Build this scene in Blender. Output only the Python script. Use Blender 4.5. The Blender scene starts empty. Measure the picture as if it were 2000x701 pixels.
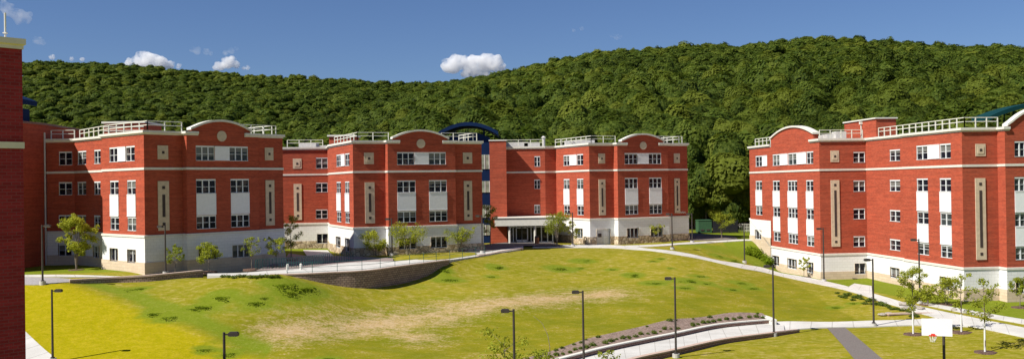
import bpy, bmesh, math, random
import numpy as np
from mathutils import Vector, Matrix
random.seed(7); rng = np.random.default_rng(7)
C = bpy.context.scene.collection
F = 1850.0; CZ = 13.0                      # focal length in photo pixels, camera height above the low lawn
def hz(px): return 360 - .015*(px-1000)    # horizon row of the slightly rolled camera
def uu(px, py=None): return px-1000-(0 if py is None else .015*(py-360))
def PD(px, d): return Vector((uu(px)/F*d, d))            # plan point at a depth
def PZ(px, py, zr):                                      # point on level zr (relative to camera)
    d = -zr*F/(py-hz(px)); return Vector((uu(px, py)/F*d, d, zr+CZ))

# ------------------------------------------------------------------ helpers
def tag(o, label=None, cat=None, group=None, kind=None):
    if label: o['label'] = label
    if cat: o['category'] = cat
    if group: o['group'] = group
    if kind: o['kind'] = kind
    return o
def empty(name, loc, label=None, cat=None, group=None, rz=0):
    o = bpy.data.objects.new(name, None); C.objects.link(o); o.location = loc
    o.rotation_euler = (0, 0, rz); o.empty_display_size = .3
    return tag(o, label, cat, group)
def link(name, me, parent=None, loc=(0,0,0), rz=0):
    o = bpy.data.objects.new(name, me); C.objects.link(o)
    o.location = loc; o.rotation_euler = (0,0,rz)
    if parent: o.parent = parent
    return o
def dup(root, loc=None, rz=0, sc=None, **kw):
    r = root.copy(); C.objects.link(r)
    if loc is not None: r.location = loc
    r.rotation_euler = (0,0,rz)
    if sc: r.scale = sc if hasattr(sc,'__len__') else (sc,sc,sc)
    for ch in kids[root.name]:
        c = ch.copy(); C.objects.link(c); c.parent = r
        for g in kids.get(ch.name, []):
            d = g.copy(); C.objects.link(d); d.parent = c
    return tag(r, **kw)
kids = {}
class MB:
    """collects faces with uv and material index, then links them as one mesh"""
    def __init__(s): s.v=[]; s.f=[]; s.uv=[]; s.mi=[]; s.sm=[]
    def face(s, pts, uv=None, mi=0, smooth=False):
        i=len(s.v); s.v += [tuple(p) for p in pts]; s.f.append(tuple(range(i,i+len(pts))))
        s.uv += list(uv) if uv else [(p[0]+p[1], p[2]) for p in pts]
        s.mi.append(mi); s.sm.append(smooth)
    def box(s, c, size, M=None, mi=0):
        x,y,z = [a/2 for a in size]; c=Vector(c)
        P=[Vector((sx*x,sy*y,sz*z))+c for sz in(-1,1) for sy in(-1,1) for sx in(-1,1)]
        if M: P=[M@p for p in P]
        for q in((0,2,3,1),(4,5,7,6),(0,1,5,4),(2,6,7,3),(0,4,6,2),(1,3,7,5)): s.face([P[k] for k in q],mi=mi)
    def tube(s, a, b, r0, r1, n=7, mi=0, caps=True):
        a=Vector(a);b=Vector(b);d=(b-a)
        if d.length<1e-6: return
        d.normalize(); u=d.orthogonal().normalized(); w=d.cross(u)
        A=[a+(u*math.cos(k*2*math.pi/n)+w*math.sin(k*2*math.pi/n))*r0 for k in range(n)]
        B=[b+(u*math.cos(k*2*math.pi/n)+w*math.sin(k*2*math.pi/n))*r1 for k in range(n)]
        for k in range(n):
            j=(k+1)%n; s.face([A[k],A[j],B[j],B[k]],mi=mi,smooth=True)
        if caps: s.face(B,mi=mi); s.face(A[::-1],mi=mi)
    def path(s, pts, r, n=6, mi=0):
        for a,b in zip(pts[:-1],pts[1:]): s.tube(a,b,r,r,n,mi)
    def mesh(s, name, mats):
        me=bpy.data.meshes.new(name); me.from_pydata(s.v,[],s.f)
        l=me.uv_layers.new(name='UVMap'); l.data.foreach_set('uv',np.array(s.uv,dtype=np.float32).ravel())
        me.polygons.foreach_set('material_index',s.mi); me.polygons.foreach_set('use_smooth',s.sm)
        for m in (mats if isinstance(mats,(list,tuple)) else [mats]): me.materials.append(m)
        me.update(); return me
    def build(s, name, mats, parent=None, loc=(0,0,0), rz=0):
        return link(name, s.mesh(name,mats), parent, loc, rz)

# ------------------------------------------------------------------ materials
def newmat(name):
    m=bpy.data.materials.new(name); m.use_nodes=True; nt=m.node_tree
    return m, nt, nt.nodes['Principled BSDF']
def N(nt, t, **kw):
    n=nt.nodes.new(t)
    for k,v in kw.items():
        if k in n.inputs: n.inputs[k].default_value=v
        else: setattr(n,k,v)
    return n
def mixc(nt, fac, a, b, blend='MIX'):
    n=nt.nodes.new('ShaderNodeMix'); n.data_type='RGBA'; n.blend_type=blend
    for sock,val in ((n.inputs[0],fac),(n.inputs[6],a),(n.inputs[7],b)):
        if isinstance(val,bpy.types.NodeSocket): nt.links.new(val,sock)
        elif isinstance(val,(int,float)): sock.default_value=val
        else: sock.default_value=(*val,1)
    return n.outputs[2]
def ramp(nt, fac, lo, hi, a=0., b=1.):
    n=nt.nodes.new('ShaderNodeMapRange'); nt.links.new(fac,n.inputs[0])
    for k,v in zip((1,2,3,4),(lo,hi,a,b)): n.inputs[k].default_value=v
    return n.outputs[0]
def noise(nt, scale, detail=4, coord='Object', dist=0):
    tc=N(nt,'ShaderNodeTexCoord'); n=N(nt,'ShaderNodeTexNoise',Scale=scale,Detail=detail,Distortion=dist)
    nt.links.new(tc.outputs[coord],n.inputs['Vector']); return n.outputs['Fac']
def math_(nt, op, a, b):
    n=nt.nodes.new('ShaderNodeMath'); n.operation=op
    for s,v in ((n.inputs[0],a),(n.inputs[1],b)):
        if isinstance(v,bpy.types.NodeSocket): nt.links.new(v,s)
        else: s.default_value=v
    return n.outputs[0]
def simple(name, col, rough=.7, var=.12, scale=3, bump=0, metal=0, col2=None, spec=.3):
    m,nt,b=newmat(name)
    f=noise(nt,scale); f=ramp(nt,f,.35,.65)
    c2=col2 or tuple(c*(1-var*2) for c in col)
    nt.links.new(mixc(nt,f,c2,col),b.inputs['Base Color'])
    b.inputs['Roughness'].default_value=rough; b.inputs['Metallic'].default_value=metal
    b.inputs['Specular IOR Level'].default_value=spec
    if bump:
        bp=N(nt,'ShaderNodeBump',Strength=bump,Distance=.05); nt.links.new(noise(nt,scale*4),bp.inputs['Height'])
        nt.links.new(bp.outputs[0],b.inputs['Normal'])
    return m
def brickmat(name, c1, c2, mortar, w=.3, h=.1, ms=.012, var=.25):
    m,nt,b=newmat(name)
    tc=N(nt,'ShaderNodeTexCoord')
    br=N(nt,'ShaderNodeTexBrick'); nt.links.new(tc.outputs['UV'],br.inputs['Vector'])
    br.inputs['Scale'].default_value=1; br.inputs['Brick Width'].default_value=w; br.inputs['Row Height'].default_value=h
    br.inputs['Mortar Size'].default_value=ms; br.inputs['Color1'].default_value=(*c1,1); br.inputs['Color2'].default_value=(*c2,1)
    br.inputs['Mortar'].default_value=(*mortar,1); br.inputs['Bias'].default_value=-.1
    nz=noise(nt,.9,5,'UV'); col=mixc(nt,ramp(nt,nz,.3,.7,0,var),br.outputs['Color'],tuple(a*.6 for a in c1))
    mp=N(nt,'ShaderNodeMapping'); mp.inputs['Scale'].default_value=(.25,4.5,1); nt.links.new(tc.outputs['UV'],mp.inputs[0])
    n2=N(nt,'ShaderNodeTexNoise',Scale=1.,Detail=3); nt.links.new(mp.outputs[0],n2.inputs['Vector'])
    col=mixc(nt,ramp(nt,n2.outputs['Fac'],.45,.7,0,.35 if c1[1]<.2 else .1),col,tuple(min(1,a*1.3) for a in c1))
    col=mixc(nt,ramp(nt,n2.outputs['Fac'],.5,.3,0,.38 if c1[1]<.2 else .05),col,tuple(a*.55 for a in c1))
    nt.links.new(col,b.inputs['Base Color']); b.inputs['Roughness'].default_value=.9; b.inputs['Specular IOR Level'].default_value=.15
    bp=N(nt,'ShaderNodeBump',Strength=.35,Distance=.01); nt.links.new(br.outputs['Fac'],bp.inputs['Height']); bp.invert=True
    nt.links.new(bp.outputs[0],b.inputs['Normal']); return m
M={}
M['brick']=brickmat('red_brick',(.47,.084,.040),(.30,.045,.025),(.33,.13,.08),ms=.012,var=.38)
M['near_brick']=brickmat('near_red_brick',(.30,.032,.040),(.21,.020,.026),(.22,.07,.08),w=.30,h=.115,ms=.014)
M['block']=brickmat('white_block',(.79,.785,.76),(.74,.735,.71),(.62,.61,.58),w=.6,h=.3,ms=.012,var=.06)
M['plinth']=brickmat('sand_stone_block',(.68,.55,.40),(.60,.47,.33),(.52,.42,.31),w=.8,h=.28,ms=.02,var=.25)
def rubble():
    m,nt,b=newmat('rubble_stone'); tc=N(nt,'ShaderNodeTexCoord'); v=N(nt,'ShaderNodeTexVoronoi',Scale=1.9)
    nt.links.new(tc.outputs['UV'],v.inputs['Vector'])
    v2=N(nt,'ShaderNodeTexVoronoi',Scale=1.9,feature='DISTANCE_TO_EDGE'); nt.links.new(tc.outputs['UV'],v2.inputs['Vector'])
    sep=N(nt,'ShaderNodeSeparateColor'); nt.links.new(v.outputs['Color'],sep.inputs[0])
    c=mixc(nt,sep.outputs[0],(.38,.27,.16),(.66,.55,.40)); c=mixc(nt,ramp(nt,v2.outputs['Distance'],.02,.07),(.16,.12,.08),c)
    nt.links.new(c,b.inputs['Base Color']); b.inputs['Roughness'].default_value=.9
    bp=N(nt,'ShaderNodeBump',Strength=.8,Distance=.08); nt.links.new(v2.outputs['Distance'],bp.inputs['Height']); nt.links.new(bp.outputs[0],b.inputs['Normal'])
    return m
M['rubble']=rubble()
M['trim']=simple('cream_trim',(.72,.70,.62),.7,.05)
M['stone']=simple('tan_cast_stone',(.64,.52,.37),.8,.08)
M['hole']=simple('dark_inset',(.07,.05,.045),.8,.1)
M['white']=simple('white_panel',(.82,.83,.83),.5,.03)
M['frame']=simple('window_frame_white',(.74,.76,.76),.5,.03)
M['roof']=simple('roof_gravel',(.38,.36,.33),.95,.1,20)
M['rail']=simple('roof_rail_cream',(.72,.71,.60),.6,.05)
M['concrete']=None
M['pole']=simple('bronze_pole',(.055,.045,.04),.55,.1,spec=.4)
M['polebase']=simple('pole_concrete',(.55,.53,.49),.9,.1)
M['asphalt']=simple('asphalt',(.19,.165,.15),.95,.12,14,.3)
M['grey_walk']=simple('grey_walk',(.36,.34,.33),.95,.1,6,.2)
M['plaza']=simple('paver_brown',(.30,.24,.22),.95,.12,8,.2)
M['blue']=simple('navy_metal',(.006,.022,.075),.65,.1,.6,spec=.1)
M['teal']=simple('teal_metal',(.006,.045,.048),.7,.1,.6,spec=.1)
M['teal_rail']=simple('teal_rail_paint',(.03,.13,.11),.6,.1,3)
M['louver']=simple('steel_louver',(.62,.60,.57),.6,.06)
M['mulch']=simple('mulch',(.17,.105,.075),1,.3,9,.6,col2=(.07,.04,.03))
M['bed']=simple('bed_soil',(.30,.22,.18),1,.3,5,.6,col2=(.16,.11,.085))
M['bark']=simple('bark',(.25,.20,.15),.95,.2,9,.4)
M['guard']=simple('tree_guard_white',(.75,.74,.70),.6,.05)
M['wallbrick']=brickmat('garden_wall_block',(.36,.22,.17),(.27,.16,.125),(.10,.06,.05),w=.45,h=.16,ms=.02,var=.4)
M['fieldstone']=brickmat('retaining_block',(.42,.31,.24),(.27,.19,.15),(.09,.065,.055),w=.34,h=.2,ms=.022,var=.3)
M['wallcap']=simple('wall_cap',(.56,.42,.34),.9,.12,6)
M['rock']=simple('boulder',(.42,.37,.31),.95,.15,2,.5)
M['green_metal']=simple('green_metal',(.05,.125,.06),.6,.1)
M['black_metal']=simple('dark_screen',(.02,.02,.028),.7,.1)
M['board']=simple('backboard_white',(.85,.85,.85),.4,.02)
M['rim']=simple('hoop_orange_red',(.7,.04,.02),.5,.05)
def glass():
    m,nt,b=newmat('window_glass'); oi=N(nt,'ShaderNodeObjectInfo')
    tc=N(nt,'ShaderNodeTexCoord'); nz=N(nt,'ShaderNodeTexNoise',Scale=1.3,Detail=1); nt.links.new(tc.outputs['Object'],nz.inputs['Vector'])
    ad=N(nt,'ShaderNodeVectorMath',operation='ADD'); nt.links.new(tc.outputs['Object'],ad.inputs[0]); nt.links.new(oi.outputs['Location'],ad.inputs[1]); nt.links.new(ad.outputs[0],nz.inputs['Vector'])
    r=ramp(nt,nz.outputs['Fac'],.56,.64)
    c=mixc(nt,r,(.008,.009,.016),(.09,.07,.065))
    c=mixc(nt,ramp(nt,oi.outputs['Random'],.75,.8,0,.5),c,(.07,.09,.085))
    sp=N(nt,'ShaderNodeSeparateXYZ'); nt.links.new(tc.outputs['Object'],sp.inputs[0])
    wn=N(nt,'ShaderNodeTexWhiteNoise',noise_dimensions='1D'); nt.links.new(math_(nt,'MULTIPLY',oi.outputs['Random'],91.7),wn.inputs['W'])
    bl_=math_(nt,'MULTIPLY',math_(nt,'GREATER_THAN',sp.outputs[2],ramp(nt,wn.outputs['Value'],0,1,.35,1.3)),math_(nt,'GREATER_THAN',oi.outputs['Random'],.45))
    c=mixc(nt,math_(nt,'MULTIPLY',bl_,.8),c,(.20,.20,.18))
    nt.links.new(c,b.inputs['Base Color']); b.inputs['Roughness'].default_value=.12; b.inputs['Specular IOR Level'].default_value=.18
    return m
M['glass']=glass()
M['pale_glass']=simple('pale_green_glass',(.34,.40,.30),.12,.25,1.2,spec=.6)
def concrete():
    m,nt,b=newmat('concrete_walk'); tc=N(nt,'ShaderNodeTexCoord')
    sep=N(nt,'ShaderNodeSeparateXYZ'); nt.links.new(tc.outputs['UV'],sep.inputs[0])
    fr=math_(nt,'FRACT',math_(nt,'DIVIDE',sep.outputs[0],1.8),0); j=math_(nt,'LESS_THAN',fr,.045)
    c=mixc(nt,ramp(nt,noise(nt,.6,6),.3,.7),(.47,.455,.42),(.60,.585,.545)); c=mixc(nt,math_(nt,'MULTIPLY',j,.55),c,(.25,.23,.2))
    nt.links.new(c,b.inputs['Base Color']); b.inputs['Roughness'].default_value=.9; b.inputs['Specular IOR Level'].default_value=.2; return m
M['concrete']=concrete()
def leafmat(name, dark, mid, light, attr=None, trans=.45):
    m,nt,b=newmat(name); oi=N(nt,'ShaderNodeObjectInfo')
    if attr:
        a=N(nt,'ShaderNodeAttribute',attribute_name=attr); r=a.outputs['Fac']
    else: r=oi.outputs['Random']
    cr=N(nt,'ShaderNodeValToRGB'); nt.links.new(r,cr.inputs[0]); e=cr.color_ramp.elements
    e[0].color=(*dark,1); e[1].color=(*light,1); k=e.new(.5); k.color=(*mid,1)
    g=N(nt,'ShaderNodeNewGeometry')
    c=mixc(nt,ramp(nt,g.outputs['Random Per Island'],0,1,0,.45),cr.outputs[0],tuple(x*1.5 for x in light)) 
    nt.links.new(c,b.inputs['Base Color']); b.inputs['Roughness'].default_value=.7; b.inputs['Specular IOR Level'].default_value=.15
    t=N(nt,'ShaderNodeBsdfTranslucent'); nt.links.new(c,t.inputs[0]); mx=N(nt,'ShaderNodeMixShader',Fac=trans)
    nt.links.new(b.outputs[0],mx.inputs[1]); nt.links.new(t.outputs[0],mx.inputs[2])
    nt.links.new(mx.outputs[0],nt.nodes['Material Output'].inputs[0]); return m
D1,D2,D3=(.027,.055,.007),(.060,.104,.012),(.145,.172,.018)
M['wood_leaf']=leafmat('forest_foliage',D1,D2,D3)
M['wood_leaf_mass']=leafmat('forest_foliage_mass',D1,D2,D3,'tint')
M['leaf']=leafmat('sapling_leaf',(.20,.25,.025),(.29,.33,.03),(.38,.40,.04),trans=.5)
M['shrub']=leafmat('shrub_leaf',(.07,.11,.015),(.10,.15,.02),(.15,.19,.03))
M['weed']=leafmat('weed_leaf',(.15,.23,.008),(.18,.26,.010),(.21,.28,.012),trans=.55)

# ------------------------------------------------------------------ terrain
ctl=[]
def cp(px,py,zr): p=PZ(px,py,zr); ctl.append((p.x,p.y,zr+CZ))
for a in [(60,701,-12.0),(60,640,-10.5),(60,590,-9.1),(60,562,-8.15),(130,560,-8.15),(200,566,-8.5),(300,562,-8.5),(154,554,-8.1),(230,551.5,-8.2),(300,550,-8.2),(361,548,-8.12),(395,548,-8.05),(440,541,-7.9),(480,541,-7.92),(505,539.5,-7.9),(528,540,-7.98),(555,541,-8.08),(580,543,-8.2),(200,620,-10.1),(300,620,-10.2),(300,690,-11.9),(480,701,-12.5),(430,600,-9.7),
  (430,650,-11.1),(560,620,-10.6),(560,680,-12.0),(520,560,-8.9),(600,545,-8.25),(650,556,-8.88),(720,562,-9.36),(796,552,-9.44),(839,537.5,-9.04),(859,522.7,-8.43),(877,511,-7.98),
  (700,600,-10.5),(700,650,-11.8),(830,600,-10.85),(830,640,-11.7),(830,700,-12.5),(900,560,-9.8),(900,530,-8.9),(1000,560,-9.95),(1000,600,-10.9),(1000,500,-8.05),(940,505,-8.0),(1000,650,-12.0),
  (1150,487,-8.05),(1150,520,-9.1),(1150,560,-10.3),(1150,620,-11.6),(1150,660,-12.15),(1250,486,-8.15),
  (1320,492,-8.25),(1320,540,-9.8),(1320,580,-10.8),(1320,625,-11.75),(1450,518,-9.95),(1509,533,-10.95),(1400,506,-9.4),(1450,560,-10.8),(1450,600,-11.6),
  (1505,612,-11.9),(1600,552,-11.2),(1600,600,-12.0),(1600,632,-12.35),(1700,577,-11.45),(1760,560,-11.4),(1800,605,-11.85),(2000,645,-12.1),(1880,590,-11.55),(2000,605,-11.7),
  (1700,635,-12.4),(1850,640,-12.3),(1320,668,-12.55),(1406,652,-12.6),(1460,637,-12.62),(1509,640,-12.52),(1200,690,-12.6),(1320,700,-12.7),(1450,675,-12.66),(1509,662,-12.6),(1600,660,-12.62),(1600,701,-12.95),(1800,690,-12.85),(2000,700,-12.9),(1200,720,-12.95),(1000,700,-12.7),
  (60,536,-7.85),(150,530,-7.78),(250,535,-7.78),(560,512,-7.9),(640,500,-7.88),(700,505,-7.9),(760,505,-7.9),(860,493,-7.92),(950,487,-7.95),(620,488,-7.9),(1010,480,-7.95),(1080,480,-7.98),
  (1230,474,-7.98),(1340,473,-8.0),(1440,470,-8.1),(1380,490,-8.6),(1430,500,-9.4),(1498,515,-10.6)]: cp(*a)
# plan points under and beyond the buildings, and around the edges
for x,y,z in [(-34,96,-7.8),(-28,105,-7.8),(-20,118,-7.9),(-8,118,-7.9),(10,135,-8),(20,140,-8),(0,140,-8),(-45,108,-7.8),(-45,120,-7.8),(30,140,-8),(45,128,-9.5),(55,110,-10.6),(31.5,128,-8.2),(32,124,-9.8),(33,120.5,-11.2),(38,116,-11.2),(36,111,-11.35),(40,125,-9.5),(44,100,-11.4),(47,94,-11.5),
  (60,90,-11.5),(70,80,-11.7),(70,110,-10.5),(-70,100,-8),(-70,80,-9),(-60,70,-12),(-70,60,-13),(-30,58,-13),(0,55,-13),(30,55,-13),(70,55,-13),(-10,130,-8),(-60,130,-8),(70,140,-9),(0,48,-13),(-40,48,-13),(40,48,-13)]:
    ctl.append((x,y,z+CZ))
ctl=np.array(ctl); S=20.
def tpsK(r2): return np.where(r2>1e-9, r2*np.log(r2+1e-12)*.5, 0)
def fit(c):
    n=len(c); xy=c[:,:2]/S; d2=((xy[:,None]-xy[None])**2).sum(-1); K=tpsK(d2)+np.eye(n)*.0006
    P=np.c_[np.ones(n),xy]; A=np.zeros((n+3,n+3)); A[:n,:n]=K; A[:n,n:]=P; A[n:,:n]=P.T
    return xy, np.linalg.solve(A,np.r_[c[:,2],0,0,0])
txy,tw=fit(ctl)
SKL=[(-300,112),(0,113),(150,119),(400,134),(600,146),(800,159),(870,156),(1000,150),(1200,150),(2300,150)]
SKR=[(300,330),(560,285),(700,232),(800,192),(880,166),(1000,142),(1100,119),(1150,108),(1250,99),(1400,92),(1450,94),(1500,84),(1560,78),(1650,74),(1750,80),(1850,88),(2000,95),(2400,110)]
def lerp_tab(t,x): return np.interp(x,[a for a,_ in t],[b for _,b in t])
def vnoise(x,y,s,seed=0):
    return (np.sin(x/s*1.3+seed+1.7*np.sin(y/s*.9+seed*2))+np.sin(y/s*1.7+2.1*np.sin(x/s*.6+seed)))*.5
def hills(X,Y):
    """wooded slopes: two ridges, the nearer one to the right"""
    X=np.asarray(X,float);Y=np.asarray(Y,float); Ys=np.maximum(Y,30)
    r=np.sqrt(X*X+Y*Y)
    px=np.clip(X/Ys*F+1000,-300,2300)
    out=np.full(X.shape,-60.)
    for tab,rr,r0 in ((SKL,740.,330.),(SKR,560.,150.)):
        yr=rr*np.cos(np.arctan2(X,Ys)); zr=(hz(px)-lerp_tab(tab,px))/F*yr-(13.5 if rr>700 else 10.8)
        t=np.clip((r-r0)/(rr-r0),0,1.6)
        prof=np.where(t<1,t**1.12,1-(t-1)**2*1.6)
        h=-8+(zr+8)*prof+vnoise(X,Y,46,rr)*4*np.clip(t,0,1)*(1-.7*np.exp(-((t-1)/.12)**2))
        out=np.maximum(out,h)
    return np.where(Y>100,out,-60)
def ground(X,Y):
    X=np.asarray(X,float);Y=np.asarray(Y,float); sh=X.shape; x=np.clip(X.ravel(),-75,75); y=np.clip(Y.ravel(),50,142)
    z=np.empty(x.shape)
    for i in range(0,len(x),20000):
        q=np.c_[x[i:i+20000],y[i:i+20000]]/S; d2=((q[:,None]-txy[None])**2).sum(-1)
        z[i:i+20000]=tpsK(d2)@tw[:-3]+tw[-3]+q@tw[-2:]
    z=np.clip(z,-.1,5.3).reshape(sh)
    h=hills(X,Y)+CZ
    r=np.hypot(X,Y); w=np.clip((r-140)/25,0,1); w=w*w*(3-2*w)
    nz_=.012*vnoise(X,Y,1.3,3)+.04*vnoise(X,Y,4,5)
    return np.where(Y>60, z*(1-w)+np.maximum(h,z)*w, z)+nz_
def gz(x,y): return float(ground(np.array([x]),np.array([y]))[0])
def G(px,py):                        # where the sight line of a photo pixel meets the ground
    ds=np.arange(40,240,.5); X=uu(px,py)/F*ds; z=ground(X,ds)-CZ; ray=-(py-hz(px))/F*ds
    i=int(np.argmax(z>=ray)); 
    if i==0: i=len(ds)-1
    a=z[i-1]-ray[i-1]; b=z[i]-ray[i]; d=ds[i-1]+.5*(-a/(b-a) if b!=a else 0)
    x=uu(px,py)/F*d; return Vector((x,d,gz(x,d)))
def axis(a,b,st,lo,hi):
    c=list(np.arange(a,b+1e-6,st)); s=st; x=c[-1]
    while x<hi: s*=1.22; x+=min(s,45); c.append(x)
    s=st; x=c[0]; l=[]
    while x>lo: s*=1.22; x-=min(s,45); l.append(x)
    return np.array(l[::-1]+c)
gx=axis(-72,76,.8,-1400,1400); gy=axis(56,142,.8,-700,1700)
GX,GY=np.meshgrid(gx,gy); GZ=ground(GX,GY)
fine=(np.abs(GX)<76)&(GY>50)&(GY<140)
nx,ny=len(gx),len(gy)
idx=np.arange(nx*ny).reshape(ny,nx)
quads=np.stack([idx[:-1,:-1],idx[:-1,1:],idx[1:,1:],idx[1:,:-1]],-1).reshape(-1,4)
me=bpy.data.meshes.new('ground'); me.from_pydata(np.stack([GX,GY,GZ],-1).reshape(-1,3).tolist(),[],quads.tolist())
me.polygons.foreach_set('use_smooth',np.ones(len(quads),bool))
def segdist(X,Y,a,b):
    ax,ay=a;bx,by=b;dx,dy=bx-ax,by-ay; t=np.clip(((X-ax)*dx+(Y-ay)*dy)/(dx*dx+dy*dy),0,1)
    return np.hypot(X-ax-t*dx,Y-ay-t*dy)
pa,pb,pc_=G(560,650),G(850,612),G(1190,572)
dead=np.maximum(1-segdist(GX,GY,pa.xy,pb.xy)/5.2, 1-segdist(GX,GY,pb.xy,pc_.xy)/5.0)
for q in ((820,660),(760,640),(690,640),(900,600),(930,605),(870,625)):
    g=G(*q); dead=np.maximum(dead,1-np.hypot(GX-g.x,(GY-g.y))/4.2)
g1,g2=G(160,560),G(500,703); nrm=Vector((-(g2-g1).y,(g2-g1).x)).normalized()
sd=(GX-g1.x)*nrm.x+(GY-g1.y)*nrm.y                       # positive = behind the line
yel=np.clip(.5-sd/.9,0,1)*(GY<86); band_=np.clip(1-np.abs(sd-1.6)/2.2,0,1)*(GX<-18)*(GY<84)
a1,a2=G(1505,532),G(2000,632)
n2=Vector((-(a2-a1).y,(a2-a1).x)).normalized(); s2=(GX-a1.x)*n2.x+(GY-a1.y)*n2.y
lush=np.clip(s2/1.5,0,1)*(GX>28)
lush=np.maximum(lush,np.clip((GY-88)/3,0,1)*(GX<-22)*.8); lush=np.maximum(lush,np.clip(1-np.abs(GY-122)/9,0,1)*(GX>20)*(GX<45)*.7)
for q,r_ in (((560,570),6),((400,595),4),((310,610),5),((480,600),3),((640,575),4),((820,560),3)):
    g=G(*q); lush=np.maximum(lush,.42*np.clip(1.2-np.hypot(GX-g.x,GY-g.y)/r_,0,1))
WEEDS=((432,580,1.5),(402,598,1.3),(378,603,1.0),(300,612,1.2),(335,619,1.4),(250,566,1.0),(275,563,1.0),(500,590,1.3),(515,581,.7),(553,556,1.8),(590,563,2.0),(560,570,1.5),(970,521,1.2),(865,527,1.2),(1138,509,1.5),(1090,524,1.7),(1130,524,.9),(875,546,1.6),(960,540,.9),(1235,536,1.2),(1195,526,.8),
    (1240,540,.9),(1290,505,.7),(1278,553,1.4),(1340,548,1.5),(1365,539,1.0),(1335,562,1.1),(1380,553,1.1),(1428,565,1.0),(1446,552,1.2),(1470,563,1.1),(1630,600,1.0),(1665,592,.8),(450,690,1.0),(400,682,.9),(640,700,1),(1275,510,.7),(1310,524,.6),(1400,500,1.2),(1430,508,1.4))
for px,py,s_ in WEEDS:
    g=G(px,py); lush=np.maximum(lush,.8*np.clip(1.3-np.hypot((GX-g.x)*.8,GY-g.y)/(s_*1.25),0,1))
lush=np.maximum(lush,.75*band_); zz_=GZ-CZ; lush=np.maximum(lush,.42*np.clip(1-np.abs(zz_+10.35)/.3,0,1)*(GX>-30)*(GX<26)*(GY<110))
wood=np.clip((np.hypot(GX,GY)-150)/8,0,1)
ca=me.color_attributes.new('zones','FLOAT_COLOR','POINT')
ca.data.foreach_set('color',np.stack([np.clip(dead,0,1),yel,lush,wood],-1).reshape(-1).astype(np.float32))
zr_=GZ-CZ; fl=np.clip((-10.15-zr_)/.7,0,1)*np.clip((zr_+12.62)/.2,0,1)*(GX<30)*(1-yel)
fa=me.attributes.new('floor','FLOAT','POINT'); fa.data.foreach_set('value',fl.reshape(-1).astype(np.float32))
def grassmat():
    m,nt,b=newmat('lawn_grass'); a=N(nt,'ShaderNodeAttribute',attribute_name='zones')
    sep=N(nt,'ShaderNodeSeparateColor'); nt.links.new(a.outputs['Color'],sep.inputs[0])
    tc=N(nt,'ShaderNodeTexCoord'); mp=N(nt,'ShaderNodeMapping'); mp.inputs['Scale'].default_value=(.6,1,1); nt.links.new(tc.outputs['Object'],mp.inputs[0])
    def nz(s,d=5,di=0):
        n=N(nt,'ShaderNodeTexNoise',Scale=s,Detail=d,Distortion=di,Roughness=.62); nt.links.new(mp.outputs[0],n.inputs['Vector']); return n.outputs['Fac']
    n_big,n_mid,n_fine,n_tiny=nz(.09,3),nz(.45,5,.4),nz(2.2,5,.3),nz(9,3)
    c=mixc(nt,ramp(nt,n_mid,.38,.64),(.192,.186,.006),(.272,.232,.014))
    c=mixc(nt,ramp(nt,n_big,.4,.6,0,.7),c,(.185,.178,.006))
    c=mixc(nt,ramp(nt,n_fine,.55,.72,0,.6),c,(.42,.34,.11))
    fa=N(nt,'ShaderNodeAttribute',attribute_name='floor')
    c=mixc(nt,ramp(nt,n_fine,.40,.62,.0,.45),c,(.36,.29,.07))
    c=mixc(nt,math_(nt,'MULTIPLY',ramp(nt,math_(nt,'ADD',fa.outputs['Fac'],math_(nt,'MULTIPLY',math_(nt,'SUBTRACT',n_mid,.5),.8)),.25,.75),.75),c,mixc(nt,ramp(nt,n_mid,.4,.6),(.150,.158,.006),(.215,.190,.010)))
    # worn, straw coloured area
    dz=math_(nt,'ADD',math_(nt,'MULTIPLY',sep.outputs[0],1.25),math_(nt,'MULTIPLY',math_(nt,'SUBTRACT',n_mid,.5),2.2))
    dz=math_(nt,'ADD',dz,math_(nt,'MULTIPLY',math_(nt,'SUBTRACT',n_fine,.5),1.6))
    dz2=math_(nt,'ADD',dz,math_(nt,'MULTIPLY',math_(nt,'SUBTRACT',n_tiny,.5),2.6))
    c=mixc(nt,ramp(nt,dz2,.35,1.35,0,.85),c,mixc(nt,ramp(nt,n_fine,.35,.6),(.44,.29,.13),(.50,.36,.22)))
    c=mixc(nt,math_(nt,'MULTIPLY',sep.outputs[1],.9),c,mixc(nt,ramp(nt,n_fine,.4,.65),(.310,.268,.001),(.375,.300,.006)))
    lz=ramp(nt,math_(nt,'ADD',sep.outputs[2],math_(nt,'MULTIPLY',math_(nt,'SUBTRACT',n_mid,.5),.9)),.3,.6)
    c=mixc(nt,math_(nt,'MULTIPLY',lz,.85),c,mixc(nt,n_fine,(.115,.175,.010),(.175,.215,.014)))
    c=mixc(nt,ramp(nt,n_tiny,.3,.5,.35,0),c,(.10,.12,.008))
    c=mixc(nt,ramp(nt,n_tiny,.6,.8,0,.3),c,(.50,.46,.16))
    c=mixc(nt,a.outputs['Alpha'],c,(.03,.035,.012))
    nt.links.new(c,b.inputs['Base Color']); b.inputs['Roughness'].default_value=1; b.inputs['Specular IOR Level'].default_value=.05
    bp=N(nt,'ShaderNodeBump',Strength=.5,Distance=.12); nt.links.new(n_fine,bp.inputs['Height'])
    bp2=N(nt,'ShaderNodeBump',Strength=.4,Distance=.05); nt.links.new(n_tiny,bp2.inputs['Height']); nt.links.new(bp.outputs[0],bp2.inputs['Normal'])
    nt.links.new(bp2.outputs[0],b.inputs['Normal']); return m
M['grass']=grassmat(); me.materials.append(M['grass'])
tag(link('ground',me),kind='structure')

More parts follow.
